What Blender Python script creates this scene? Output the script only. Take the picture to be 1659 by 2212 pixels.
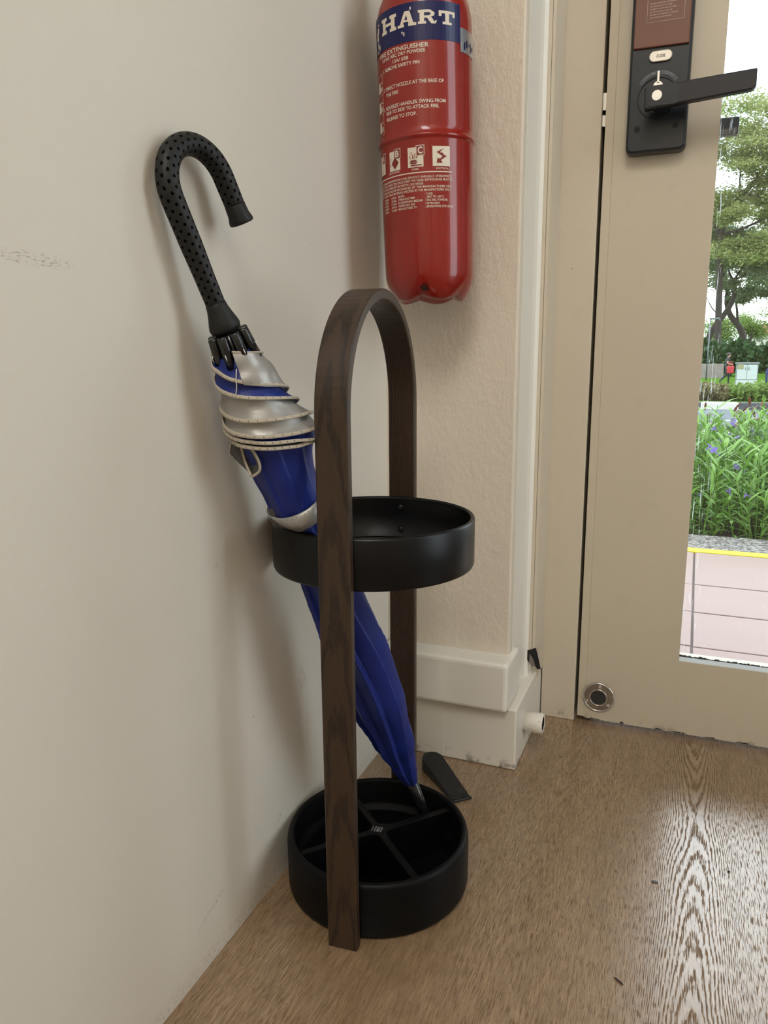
import bpy, bmesh, math, random
from mathutils import Vector, Matrix, noise

for o in list(bpy.data.objects):
    bpy.data.objects.remove(o, do_unlink=True)
SC = bpy.context.scene
COL = SC.collection
R = math.radians

# ------------------------------------------------------------------ camera
CAM = Vector((0.425, -1.034, 0.62))
ROWS = ((0.9264, 0.3764, -0.0085), (0.0705, -0.1956, -0.9781), (-0.3698, 0.9056, -0.2078))
CX = Vector(ROWS[0]).normalized()
CZ = -Vector(ROWS[2]).normalized()
CY = CZ.cross(CX).normalized()
CX = CY.cross(CZ).normalized()
FPX, W, Hh = 1644.5, 1659.0, 2212.0
cd = bpy.data.cameras.new('camera')
cam = bpy.data.objects.new('camera', cd)
COL.objects.link(cam)
cam.matrix_world = Matrix(((CX.x, CY.x, CZ.x, CAM.x), (CX.y, CY.y, CZ.y, CAM.y), (CX.z, CY.z, CZ.z, CAM.z), (0, 0, 0, 1)))
cd.sensor_fit = 'HORIZONTAL'
cd.sensor_width = 36.0
cd.lens = 36.0 * FPX / W
cd.clip_start = 0.01
cd.clip_end = 500
SC.camera = cam


def ray(px, py):
    return CX * ((px - W / 2) / FPX) - CY * ((py - Hh / 2) / FPX) - CZ


def at(px, py, y):
    """point of the place at depth y, seen in direction (px, py)"""
    d = ray(px, py)
    return CAM + d * ((y - CAM.y) / d.y)


def atz(px, py, z):
    d = ray(px, py)
    return CAM + d * ((z - CAM.z) / d.z)


# ------------------------------------------------------------------ world, light, exposure
SC.view_settings.view_transform = 'Standard'
SC.view_settings.look = 'None'
SC.view_settings.gamma = 1.0
SC.view_settings.use_curve_mapping = False
SC.view_settings.exposure = 0.0
SC.cycles.use_denoising = True
SC.cycles.max_bounces = 6
SC.cycles.diffuse_bounces = 3
SC.cycles.glossy_bounces = 2
SC.cycles.use_light_tree = False
SC.cycles.use_adaptive_sampling = True
SC.cycles.adaptive_threshold = 0.11
SC.cycles.adaptive_min_samples = 16
SC.cycles.transparent_max_bounces = 16
SC.cycles.caustics_reflective = False
SC.cycles.caustics_refractive = False
SC.cycles.sample_clamp_indirect = 6.0

SKY = 4.8
FILL = 13.5  # strength of the added fill panel
wd = bpy.data.worlds.new('overcast_sky')
SC.world = wd
wd.use_nodes = True
wn, wl = wd.node_tree.nodes, wd.node_tree.links
bg = wn['Background']
tc = wn.new('ShaderNodeTexCoord')
nz = wn.new('ShaderNodeTexNoise')
nz.inputs['Scale'].default_value = 2.6
nz.inputs['Detail'].default_value = 7
nz.inputs['Roughness'].default_value = 0.55
rp = wn.new('ShaderNodeValToRGB')
rp.color_ramp.elements[0].position = 0.36
rp.color_ramp.elements[0].color = (0.62, 0.80, 0.95, 1)
rp.color_ramp.elements[1].position = 0.55
rp.color_ramp.elements[1].color = (0.93, 0.97, 1.0, 1)
wl.new(tc.outputs['Generated'], nz.inputs['Vector'])
wl.new(nz.outputs['Fac'], rp.inputs['Fac'])
wl.new(rp.outputs['Color'], bg.inputs['Color'])
bg.inputs['Strength'].default_value = SKY


def portal(name, loc, rot, sx, sy):
    """guides the daylight sampling through an opening of the room"""
    ld = bpy.data.lights.new(name, 'AREA')
    ld.shape = 'RECTANGLE'
    ld.size, ld.size_y = sx, sy
    ld.cycles.is_portal = True
    lo_ = bpy.data.objects.new(name, ld)
    COL.objects.link(lo_)
    lo_.location = loc
    lo_.rotation_euler = rot


portal('daylight_door', (0.677, 0.245, 1.076), (R(-90), 0, 0), 0.50, 1.90)
portal('daylight_side_window', (1.40, -0.22, 1.285), (0, R(90), 0), 2.33, 0.56)

portal('daylight_fill_window', (1.40, -2.625, 1.285), (0, R(90), 0), 2.33, 0.45)  # opening of the added rear window


# ------------------------------------------------------------------ node helpers
class NT:
    def __init__(self, name):
        self.m = bpy.data.materials.new(name)
        self.m.use_nodes = True
        self.t = self.m.node_tree
        self.n, self.l = self.t.nodes, self.t.links
        self.b = self.n['Principled BSDF']
        self.out = self.n['Material Output']

    def node(self, typ, **kw):
        nd = self.n.new(typ)
        for k, v in kw.items():
            setattr(nd, k, v)
        return nd

    def put(self, sock, v):
        if isinstance(v, bpy.types.NodeSocket):
            self.l.new(v, sock)
        elif v is not None:
            sock.default_value = v

    def math(self, op, a, b=None, c=None, clamp=False):
        nd = self.node('ShaderNodeMath', operation=op)
        nd.use_clamp = clamp
        for i, v in enumerate((a, b, c)):
            self.put(nd.inputs[i], v)
        return nd.outputs[0]

    def noise(self, vec, scale, detail=4, rough=0.5, dist=0.0, out='Fac'):
        nd = self.node('ShaderNodeTexNoise')
        self.put(nd.inputs['Vector'], vec)
        nd.inputs['Scale'].default_value = scale
        nd.inputs['Detail'].default_value = detail
        nd.inputs['Roughness'].default_value = rough
        nd.inputs['Distortion'].default_value = dist
        return nd.outputs[out]

    def mapping(self, vec, scale=(1, 1, 1), loc=(0, 0, 0)):
        nd = self.node('ShaderNodeMapping')
        self.put(nd.inputs['Vector'], vec)
        nd.inputs['Scale'].default_value = scale
        nd.inputs['Location'].default_value = loc
        return nd.outputs[0]

    def pos(self):
        return self.node('ShaderNodeNewGeometry').outputs['Position']

    def coord(self, which='Object'):
        return self.node('ShaderNodeTexCoord').outputs[which]

    def sep(self, v):
        nd = self.node('ShaderNodeSeparateXYZ')
        self.put(nd.inputs[0], v)
        return nd.outputs

    def comb(self, x=0.0, y=0.0, z=0.0):
        nd = self.node('ShaderNodeCombineXYZ')
        for i, v in enumerate((x, y, z)):
            self.put(nd.inputs[i], v)
        return nd.outputs[0]

    def ramp(self, fac, stops, interp='LINEAR'):
        nd = self.node('ShaderNodeValToRGB')
        self.put(nd.inputs['Fac'], fac)
        cr = nd.color_ramp
        cr.interpolation = interp
        while len(cr.elements) < len(stops):
            cr.elements.new(0.5)
        for e, (p, c) in zip(cr.elements, stops):
            e.position = p
            e.color = (c[0], c[1], c[2], 1) if hasattr(c, '__len__') else (c, c, c, 1)
        return nd.outputs['Color']

    def smooth(self, v, lo, hi):
        nd = self.node('ShaderNodeMapRange')
        nd.interpolation_type = 'SMOOTHSTEP'
        self.put(nd.inputs['Value'], v)
        nd.inputs['From Min'].default_value = lo
        nd.inputs['From Max'].default_value = hi
        return nd.outputs['Result']

    def mix(self, fac, a, b, blend='MIX'):
        nd = self.node('ShaderNodeMix', data_type='RGBA', blend_type=blend)
        self.put(nd.inputs[0], fac)
        for s, v in ((nd.inputs[6], a), (nd.inputs[7], b)):
            if not isinstance(v, bpy.types.NodeSocket) and len(v) == 3:
                v = (*v, 1)
            self.put(s, v)
        return nd.outputs[2]

    def bump(self, height, strength=0.3, dist=0.001, normal=None):
        nd = self.node('ShaderNodeBump')
        nd.inputs['Strength'].default_value = strength
        nd.inputs['Distance'].default_value = dist
        self.put(nd.inputs['Height'], height)
        if normal is not None:
            self.put(nd.inputs['Normal'], normal)
        self.l.new(nd.outputs[0], self.b.inputs['Normal'])
        return nd.outputs[0]

    def set(self, color=None, rough=None, metal=None, spec=None, **kw):
        if color is not None:
            if not isinstance(color, bpy.types.NodeSocket) and len(color) == 3:
                color = (*color, 1)
            self.put(self.b.inputs['Base Color'], color)
        self.put(self.b.inputs['Roughness'], rough)
        self.put(self.b.inputs['Metallic'], metal)
        self.put(self.b.inputs['Specular IOR Level'], spec)
        for k, v in kw.items():
            self.put(self.b.inputs[k.replace('_', ' ')], v)
        return self.m


def s2l(r, g, b):
    f = lambda c: (c / 255 / 12.92) if c / 255 <= 0.04045 else ((c / 255 + 0.055) / 1.055) ** 2.4
    return (f(r), f(g), f(b))


MT = {}


def plain(name, color, rough=0.5, metal=0.0, spec=0.5, vary=0.06, scale=60, bump=0.0, **kw):
    t = NT(name)
    n = t.noise(t.coord(), scale, 3)
    c2 = tuple(max(0, c * (1 - vary * 2)) for c in color)
    t.set(t.mix(n, color, c2), rough, metal, spec, **kw)
    if bump:
        t.bump(n, bump, 0.0005)
    MT[name] = t.m
    return t.m


# ---- painted plaster walls
def wall_mat(name, col, bump, bscale, stretch=(1, 1, 1), spots=(), smears=(), rough=0.55):
    t = NT(name)
    p = t.pos()
    big = t.noise(p, 2.2, 3)
    c = t.mix(big, col, tuple(x * 0.94 for x in col))
    # small dark specks of dirt
    vo = t.node('ShaderNodeTexVoronoi')
    t.put(vo.inputs['Vector'], p)
    vo.inputs['Scale'].default_value = 24
    speck = t.smooth(vo.outputs['Distance'], 0.035, 0.02)
    gate = t.smooth(t.noise(p, 9.0, 2), 0.55, 0.62)
    c = t.mix(t.math('MULTIPLY', t.math('MULTIPLY', speck, gate), 0.6), c, (0.05, 0.045, 0.04))
    xs = t.sep(p)
    for (ax, a, b, ra, rb, rot, amt, colr) in smears:
        u = t.math('SUBTRACT', xs[ax], a)
        v = t.math('SUBTRACT', xs[2], b)
        cr, sr = math.cos(rot), math.sin(rot)
        uu = t.math('ADD', t.math('MULTIPLY', u, cr), t.math('MULTIPLY', v, sr))
        vv = t.math('ADD', t.math('MULTIPLY', u, -sr), t.math('MULTIPLY', v, cr))
        d = t.math('ADD', t.math('POWER', t.math('MULTIPLY', uu, 1 / ra), 2.0), t.math('POWER', t.math('MULTIPLY', vv, 1 / rb), 2.0))
        msk = t.smooth(d, 1.0, 0.15)
        st = t.noise(t.comb(t.math('MULTIPLY', uu, 60.0), t.math('MULTIPLY', vv, 260.0), 0.0), 3.0, 4)
        st = t.smooth(st, 0.5, 0.66)
        c = t.mix(t.math('MULTIPLY', t.math('MULTIPLY', msk, st), amt), c, colr)
    n1 = t.noise(t.mapping(p, stretch), bscale, 5, 0.6)
    n2 = t.noise(p, 14, 3)
    h = t.math('ADD', n1, t.math('MULTIPLY', n2, 0.8))
    t.set(c, rough, 0, 0.35)
    t.bump(h, bump, 0.002)
    MT[name] = t.m
    return t.m


WALLC = s2l(224, 217, 204)
dk = (0.09, 0.08, 0.07)
wall_mat('paint_left', WALLC, 0.10, 150, (1, 1, 1), smears=(
    (1, -0.62, 0.683, 0.045, 0.006, -0.03, 0.55, (0.20, 0.15, 0.10)),
    (1, -0.255, 0.155, 0.006, 0.032, 0.0, 0.5, dk), (1, -0.272, 0.165, 0.007, 0.05, 0.1, 0.35, dk),
    (1, -0.265, 0.225, 0.012, 0.018, 0.0, 0.5, dk),
    (1, -0.335, 0.075, 0.016, 0.006, 0.6, 0.6, dk), (1, -0.47, 0.06, 0.035, 0.004, 0.35, 0.5, dk),
    (1, -0.43, 0.415, 0.006, 0.006, 0.5, 0.5, dk),
    (1, -0.30, 0.008, 0.9, 0.012, 0.0, 0.45, (0.28, 0.20, 0.12))))
wall_mat('paint_back', s2l(226, 214, 197), 0.75, 120, (1, 1, 0.55))
wall_mat('paint_trim', s2l(236, 231, 220), 0.16, 90, (1, 1, 0.4), rough=0.42)
wall_mat('paint_plain', s2l(218, 210, 196), 0.08, 120)


# painted woodwork, worn at the edges
def gloss_paint(name, col, chips=()):
    t = NT(name)
    p = t.pos()
    n = t.noise(p, 3.0, 3)
    c = t.mix(n, col, tuple(x * 0.93 for x in col))
    brush = t.noise(t.mapping(p, (260, 260, 9)), 1.0, 4)
    c = t.mix(t.math('MULTIPLY', t.smooth(t.noise(p, 30, 5), 0.60, 0.70), 0.25), c, tuple(x * 0.86 for x in col))
    vo = t.node('ShaderNodeTexVoronoi')
    t.put(vo.inputs['Vector'], p)
    vo.inputs['Scale'].default_value = 30
    sp = t.math('MULTIPLY', t.smooth(vo.outputs['Distance'], 0.05, 0.03), t.smooth(t.noise(p, 8.0, 2), 0.60, 0.66))
    c = t.mix(t.math('MULTIPLY', sp, 0.8), c, (0.04, 0.03, 0.025))
    xs = t.sep(p)
    edge = t.math('MULTIPLY', t.smooth(xs[2], 0.022, 0.0), 0.7)
    c = t.mix(t.math('MULTIPLY', edge, t.smooth(t.noise(p, 60, 5), 0.52, 0.62)), c, (0.06, 0.05, 0.04))
    t.set(c, 0.38, 0, 0.4)
    t.bump(t.math('ADD', brush, t.math('MULTIPLY', t.noise(p, 90, 4), 0.8)), 0.10, 0.001)
    MT[name] = t.m
    return t.m


gloss_paint('paint_door', s2l(204, 192, 171))
gloss_paint('paint_frame', s2l(210, 198, 178))
gloss_paint('paint_block', s2l(232, 226, 214))


# ---- wood floor
def floor_mat():
    t = NT('oak_laminate')
    p = t.pos()
    kx = t.node('ShaderNodeAttribute', attribute_type='OBJECT', attribute_name='kx').outputs['Fac']
    ky = t.node('ShaderNodeAttribute', attribute_type='OBJECT', attribute_name='ky').outputs['Fac']
    xs = t.sep(p)
    wob = t.math('MULTIPLY', t.math('SUBTRACT', t.noise(t.mapping(p, (10, 4, 1)), 1.0, 2), 0.5), 0.02)
    dx = t.math('ADD', t.math('SUBTRACT', xs[0], kx), wob)
    dy = t.math('SUBTRACT', xs[1], ky)
    ady = t.math('ABSOLUTE', dy)
    # growth rings: arches around a knot, straight grain at the sides
    k2 = t.math('MULTIPLY', t.math('POWER', dx, 2.0), 330.0)
    g = t.math('SUBTRACT', k2, t.math('POWER', t.math('ADD', t.math('POWER', ady, 2.0), 0.0002), 0.5))
    g = t.math('ADD', g, t.math('MULTIPLY', t.noise(t.mapping(p, (70, 9, 1)), 1.0, 3), 0.085))
    ph = t.math('MULTIPLY', g, 120.0)
    ring = t.math('ADD', t.math('MULTIPLY', t.math('SINE', ph), 0.5), 0.5)
    ka = t.node('ShaderNodeAttribute', attribute_type='OBJECT', attribute_name='ka').outputs['Fac']
    fade = t.math('MULTIPLY', t.smooth(t.math('ABSOLUTE', dx), 0.075, 0.03), ka)
    strk = t.smooth(t.noise(t.mapping(p, (330, 34, 1)), 1.0, 3, 0.6), 0.36, 0.66)
    por = t.noise(t.mapping(p, (900, 70, 1)), 1.0, 2, 0.5)
    fine = t.noise(t.mapping(p, (420, 14, 1)), 1.0, 4, 0.6)
    mott = t.noise(t.mapping(p, (26, 5, 1)), 1.0, 4, 0.6)
    rr = t.math('MULTIPLY', t.math('SUBTRACT', ring, 0.5), t.math('MULTIPLY', fade, 0.27))
    pore = t.smooth(t.math('ADD', por, rr), 0.50, 0.64)
    base = t.ramp(mott, ((0.25, s2l(146, 118, 87)), (0.5, s2l(167, 138, 106)), (0.8, s2l(185, 157, 124))))
    base = t.mix(t.math('MULTIPLY', fine, 0.55), base, s2l(122, 96, 68))
    base = t.mix(t.math('MULTIPLY', t.math('MULTIPLY', ring, fade), 0.18), base, s2l(125, 100, 72))
    base = t.mix(t.math('MULTIPLY', strk, 0.6), base, s2l(112, 86, 58))
    col = t.mix(t.math('MULTIPLY', pore, 0.55), base, s2l(92, 70, 48))
    rough = t.math('ADD', 0.26, t.math('MULTIPLY', pore, 0.45))
    t.set(col, rough, 0, t.math('SUBTRACT', 1.0, t.math('MULTIPLY', pore, 0.8)))
    t.put(t.b.inputs['Coat Weight'], t.math('SUBTRACT', 1.0, t.math('MULTIPLY', pore, 0.9)))
    t.b.inputs['Coat Roughness'].default_value = 0.24
    t.b.inputs['Coat IOR'].default_value = 1.52
    h = t.math('SUBTRACT', t.math('MULTIPLY', fine, 0.25), pore)
    t.bump(h, 0.22, 0.0006)
    MT['oak'] = t.m


floor_mat()


# ---- dark wood of the hoop (uv: across, along)
def hoop_mat():
    t = NT('dark_ash')
    uv = t.node('ShaderNodeUVMap').outputs[0]
    xs = t.sep(uv)
    u = t.math('ADD', xs[0], t.math('MULTIPLY', t.math('SUBTRACT', t.noise(t.comb(0.0, t.math('MULTIPLY', xs[1], 3.0), 0.0), 1.0, 2), 0.5), 0.05))
    g = t.math('ADD', t.math('MULTIPLY', t.math('POWER', u, 2.0), 330.0), t.math('MULTIPLY', xs[1], 1.0))
    g = t.math('ADD', g, t.math('MULTIPLY', t.noise(t.comb(t.math('MULTIPLY', xs[0], 90.0), t.math('MULTIPLY', xs[1], 14.0), 0.0), 1.0, 3), 0.13))
    ring = t.math('ADD', t.math('MULTIPLY', t.math('SINE', t.math('MULTIPLY', g, 62.0)), 0.5), 0.5)
    por = t.noise(t.comb(t.math('MULTIPLY', xs[0], 1300.0), t.math('MULTIPLY', xs[1], 90.0), 0.0), 1.0, 2)
    fl = t.smooth(ring, 0.45, 0.95)
    pore = t.math('MULTIPLY', t.smooth(t.math('ADD', por, t.math('MULTIPLY', fl, 0.14)), 0.50, 0.66), t.math('ADD', 0.25, t.math('MULTIPLY', fl, 0.75)))
    base = t.mix(t.noise(t.comb(t.math('MULTIPLY', xs[0], 120.0), t.math('MULTIPLY', xs[1], 9.0), 0.0), 1.0, 3), s2l(70, 51, 36), s2l(50, 37, 27))
    col = t.mix(t.math('MULTIPLY', fl, 0.35), base, s2l(50, 38, 29))
    col = t.mix(t.math('MULTIPLY', pore, 0.75), col, s2l(24, 19, 16))
    t.set(col, 0.42, 0, 0.4)
    t.bump(t.math('SUBTRACT', 1.0, pore), 0.12, 0.0004)
    MT['hoop'] = t.m


hoop_mat()

# black powder coat
t = NT('black_powder')
n = t.noise(t.coord(), 1400, 2)
t.set((0.0035, 0.0035, 0.004), 0.34, 0, 0.26)
t.bump(n, 0.10, 0.0003)
MT['black_coat'] = t.m
t = NT('black_resin')
n = t.noise(t.coord(), 1800, 2)
t.set((0.0022, 0.0022, 0.0025), 0.46, 0, 0.15)
t.bump(n, 0.10, 0.0003)
MT['black_resin'] = t.m
plain('logo_grey', s2l(120, 120, 122), 0.5)
plain('screw_black', (0.02, 0.02, 0.02), 0.3, 0.6)
plain('rubber', (0.012, 0.012, 0.012), 0.55, bump=0.1, scale=900)

# ---- umbrella
t = NT('handle_foam')
uv = t.node('ShaderNodeUVMap').outputs[0]
xs = t.sep(uv)
U = t.math('MULTIPLY', xs[0], 12.0)
V = t.math('MULTIPLY', xs[1], 125.0)
row = t.math('FLOOR', U)
V2 = t.math('ADD', V, t.math('MULTIPLY', t.math('MODULO', row, 2.0), 0.5))
fu = t.math('SUBTRACT', t.math('FRACT', U), 0.5)
fv = t.math('SUBTRACT', t.math('FRACT', V2), 0.5)
dd = t.math('POWER', t.math('ADD', t.math('POWER', t.math('MULTIPLY', fu, 0.64), 2.0), t.math('POWER', fv, 2.0)), 0.5)
dot = t.smooth(dd, 0.20, 0.13)
t.set(t.mix(dot, (0.010, 0.010, 0.0095), (0.001, 0.001, 0.001)), 0.5, 0, t.math('SUBTRACT', 0.3, t.math('MULTIPLY', dot, 0.28)))
t.bump(t.math('SUBTRACT', 1.0, dot), 0.6, 0.0012)
MT['foam'] = t.m
plain('handle_cap', (0.011, 0.011, 0.0105), 0.5, spec=0.3)
plain('rib_black', (0.008, 0.008, 0.009), 0.22, spec=0.6)


def cloth(name, col, col2, rough, sheen, metal=0.0):
    t = NT(name)
    p = t.coord()
    n = t.noise(p, 90, 5, 0.6)
    n2 = t.noise(p, 22, 3)
    t.set(t.mix(n2, col, col2), rough, metal, 0.35, Sheen_Weight=sheen)
    w = t.noise(p, 1800, 2)
    t.bump(t.math('ADD', t.math('MULTIPLY', n, 1.0), t.math('MULTIPLY', w, 0.15)), 0.35, 0.0012)
    MT[name] = t.m


cloth('blue_cloth', s2l(19, 42, 130), s2l(11, 27, 94), 0.45, 0.03)
cloth('silver_cloth', s2l(176, 174, 170), s2l(140, 137, 132), 0.34, 0.0, 0.35)
cloth('grey_lining', s2l(92, 90, 88), s2l(66, 64, 62), 0.5, 0.0, 0.1)
cloth('beige_hem', s2l(196, 186, 168), s2l(160, 150, 134), 0.6, 0.1)
plain('stitch', s2l(60, 54, 50), 0.8)
plain('thread', s2l(214, 206, 190), 0.8)

# ---- extinguisher
t = NT('red_enamel')
p = t.coord()
scr = t.math('MULTIPLY', t.smooth(t.noise(t.mapping(p, (60, 60, 8)), 1.0, 4), 0.68, 0.74), 0.5)
c = t.mix(t.noise(p, 20, 3), s2l(150, 32, 23), s2l(132, 27, 19))
zz = t.sep(p)
low = t.smooth(zz[2], 0.030, 0.012)
scuff = t.math('MULTIPLY', low, t.smooth(t.noise(p, 55, 4), 0.62, 0.68))
c = t.mix(scuff, c, (0.03, 0.015, 0.012))
vo = t.node('ShaderNodeTexVoronoi')
t.put(vo.inputs['Vector'], p)
vo.inputs['Scale'].default_value = 42
c = t.mix(t.math('MULTIPLY', t.smooth(vo.outputs['Distance'], 0.06, 0.04), t.smooth(t.noise(p, 14, 2), 0.62, 0.66)), c, s2l(214, 190, 170))
t.set(c, 0.24, 0, 0.32, Coat_Weight=0.45, Coat_Roughness=0.05)
t.bump(t.noise(t.mapping(p, (30, 30, 7)), 1.0, 3), 0.10, 0.003)
MT['red'] = t.m
plain('band_blue', s2l(21, 25, 80), 0.28, spec=0.35)
plain('print_white', s2l(226, 214, 196), 0.45)
plain('print_red', s2l(126, 30, 24), 0.4)
plain('chrome', (0.75, 0.76, 0.78), 0.16, 1.0)
plain('steel_worn', (0.48, 0.43, 0.36), 0.30, 1.0, vary=0.3, scale=120, bump=0.2)
plain('dark_gap', (0.010, 0.009, 0.008), 0.9)
plain('label_foil', (0.7, 0.72, 0.75), 0.25, 0.8, vary=0.3, scale=400)

# ---- lock
plain('lock_black', (0.007, 0.010, 0.015), 0.34, spec=0.5)
plain('lock_lever', (0.012, 0.013, 0.016), 0.42, spec=0.45)
plain('lock_cover', s2l(112, 66, 52), 0.12, spec=0.6)
plain('lock_silver', (0.62, 0.60, 0.57), 0.22, 0.9)
plain('lock_grey', s2l(112, 116, 124), 0.5)
plain('lock_print', s2l(176, 150, 138), 0.5)
plain('lit_rail_white', s2l(214, 220, 222), 0.6)  # pale tone of daylight on the bottom rail
plain('putty_dark', s2l(58, 56, 54), 0.8, vary=0.4, scale=300)

# ---- clear glass with rain marks
t = NT('window_glass')
tr = t.node('ShaderNodeBsdfTransparent')
tr.inputs[0].default_value = (0.97, 0.985, 0.98, 1)
gl = t.node('ShaderNodeBsdfGlossy')
gl.inputs['Roughness'].default_value = 0.02
fr = t.node('ShaderNodeFresnel')
fr.inputs['IOR'].default_value = 1.45
mx = t.node('ShaderNodeMixShader')
t.l.new(fr.outputs[0], mx.inputs[0])
t.l.new(tr.outputs[0], mx.inputs[1])
t.l.new(gl.outputs[0], mx.inputs[2])
tl = t.node('ShaderNodeBsdfTranslucent')
tl.inputs[0].default_value = (0.8, 0.85, 0.85, 1)
p = t.pos()
xs = t.sep(p)
streak = t.smooth(t.noise(t.mapping(p, (420, 1, 24)), 1.0, 3), 0.60, 0.70)
near = t.smooth(xs[0], 0.462, 0.43)
drop = t.smooth(t.noise(p, 260, 2), 0.72, 0.76)
fac = t.math('ADD', t.math('MULTIPLY', t.math('MULTIPLY', streak, near), 0.5), t.math('MULTIPLY', drop, 0.3))
mx2 = t.node('ShaderNodeMixShader')
t.put(mx2.inputs[0], fac)
t.l.new(mx.outputs[0], mx2.inputs[1])
t.l.new(tl.outputs[0], mx2.inputs[2])
t.l.new(mx2.outputs[0], t.out.inputs['Surface'])
MT['glass'] = t.m

def so(r, g, b):
    return tuple(c * 0.70 for c in s2l(r, g, b))


# ---- outdoors
t = NT('pink_tile')
p = t.pos()
rn = t.node('ShaderNodeObjectInfo').outputs['Random']
c = t.mix(t.noise(p, 9, 5, 0.6), so(158, 131, 123), so(144, 115, 108))
c = t.mix(t.math('MULTIPLY', rn, 0.35), c, so(152, 134, 126))
t.set(c, 0.5, 0, 0.4)
MT['tile'] = t.m
plain('grout', so(120, 110, 106), 0.9)
plain('yellow_line', so(216, 200, 40), 0.6)
t = NT('pebble_wash')
p = t.pos()
vo = t.node('ShaderNodeTexVoronoi')
t.put(vo.inputs['Vector'], p)
vo.inputs['Scale'].default_value = 110
t.set(t.ramp(t.sep(vo.outputs['Color'])[0], ((0.2, so(70, 66, 62)), (0.6, so(120, 114, 108)), (0.9, so(160, 154, 146)))), 0.8)
MT['pebble'] = t.m
plain('soil', so(62, 52, 40), 0.95, vary=0.3, scale=20)
plain('asphalt', so(108, 114, 122), 0.8, spec=0.15, vary=0.12, scale=6)
plain('road_white', so(205, 210, 212), 0.7)
plain('kerb_white', so(210, 208, 200), 0.8)
plain('kerb_dark', so(76, 78, 82), 0.85)
plain('grass', so(92, 128, 48), 0.95, spec=0.0, vary=0.25, scale=3)
plain('cabinet', so(192, 200, 198), 0.6)
plain('cabinet_edge', so(120, 126, 128), 0.6)
plain('cabinet_sign', so(150, 146, 110), 0.6)
plain('bark', so(62, 54, 48), 0.9, vary=0.25, scale=4)
plain('house_wall', so(205, 200, 192), 0.8)
plain('house_roof', so(176, 96, 72), 0.8)
plain('park_wall', so(158, 148, 140), 0.9, vary=0.3, scale=2)
plain('skin', so(178, 134, 112), 0.6)
plain('dark_clothes', so(38, 40, 50), 0.85)
plain('navy_clothes', so(40, 60, 110), 0.85)
plain('pink_clothes', so(205, 160, 150), 0.85)
plain('hair', (0.012, 0.011, 0.01), 0.6)
plain('red_bag', so(196, 40, 52), 0.6)
plain('shoe', so(46, 46, 50), 0.8)
plain('lamp_metal', so(110, 116, 118), 0.5, 0.4)


def leafmat(name, c1, c2, sc, trans=0.35, rough=0.45):
    t = NT(name)
    n = t.noise(t.pos(), sc, 3)
    r = t.node('ShaderNodeNewGeometry').outputs['Random Per Island']
    c = t.mix(t.math('MULTIPLY', t.math('ADD', n, r), 0.5), c1, c2)
    t.set(c, rough, 0, 0.3)
    tl = t.node('ShaderNodeBsdfTranslucent')
    t.l.new(c, tl.inputs[0])
    mx = t.node('ShaderNodeMixShader')
    mx.inputs[0].default_value = trans
    t.l.new(t.b.outputs[0], mx.inputs[1])
    t.l.new(tl.outputs[0], mx.inputs[2])
    t.l.new(mx.outputs[0], t.out.inputs['Surface'])
    MT[name] = t.m


leafmat('leaf_plant', so(70, 118, 40), so(150, 190, 90), 6)
leafmat('leaf_tree', so(104, 122, 66), so(188, 198, 122), 0.5, 0.5)
leafmat('leaf_tree_dark', so(92, 112, 80), so(156, 174, 126), 0.5, 0.45)
leafmat('leaf_hedge', so(34, 66, 30), so(66, 100, 48), 1.2, 0.25)
leafmat('leaf_pink', so(140, 110, 100), so(120, 132, 70), 1.0, 0.3)
leafmat('leaf_red', so(110, 40, 44), so(120, 90, 60), 2, 0.3)
leafmat('leaf_far', so(92, 128, 52), so(150, 172, 90), 0.4, 0.4)
leafmat('petal', so(132, 110, 200), so(160, 140, 220), 8, 0.4)

# ------------------------------------------------------------------ mesh helpers


def link(name, me, mat=None, parent=None, smooth=False, loc=None):
    o = bpy.data.objects.new(name, me)
    COL.objects.link(o)
    if mat is not None and not me.materials:
        me.materials.append(MT[mat] if isinstance(mat, str) else mat)
    if smooth:
        for p_ in me.polygons:
            p_.use_smooth = True
    if parent is not None:
        o.parent = parent
    if loc is not None:
        o.location = loc
    return o


def obj(name, verts, faces, mat, parent=None, smooth=False, loc=None):
    me = bpy.data.meshes.new(name)
    me.from_pydata([tuple(v) for v in verts], [], faces)
    me.update()
    return link(name, me, mat, parent, smooth, loc)


def fix(o):
    bm = bmesh.new()
    bm.from_mesh(o.data)
    bmesh.ops.recalc_face_normals(bm, faces=bm.faces)
    bm.to_mesh(o.data)
    bm.free()
    return o


def empty(name, loc=(0, 0, 0), rz=0.0):
    o = bpy.data.objects.new(name, None)
    o.empty_display_size = 0.05
    COL.objects.link(o)
    o.location = loc
    o.rotation_euler = (0, 0, rz)
    return o


def tag(o, label=None, cat=None, group=None, kind=None):
    if label:
        o['label'] = label
    if cat:
        o['category'] = cat
    if group:
        o['group'] = group
    if kind:
        o['kind'] = kind
    return o


def boxmesh(name, lo, hi, bev=0.0, seg=2):
    bm = bmesh.new()
    bmesh.ops.create_cube(bm, size=1)
    c = [(a + b) / 2 for a, b in zip(lo, hi)]
    s = [b - a for a, b in zip(lo, hi)]
    for v in bm.verts:
        v.co = Vector((c[0] + v.co.x * s[0], c[1] + v.co.y * s[1], c[2] + v.co.z * s[2]))
    if bev:
        bmesh.ops.bevel(bm, geom=bm.edges[:], offset=bev, segments=seg, affect='EDGES', profile=0.5)
    me = bpy.data.meshes.new(name)
    bm.to_mesh(me)
    bm.free()
    return me


def box(name, lo, hi, mat, parent=None, bev=0.0, seg=2, smooth=False):
    return link(name, boxmesh(name, lo, hi, bev, seg), mat, parent, smooth)


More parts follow.
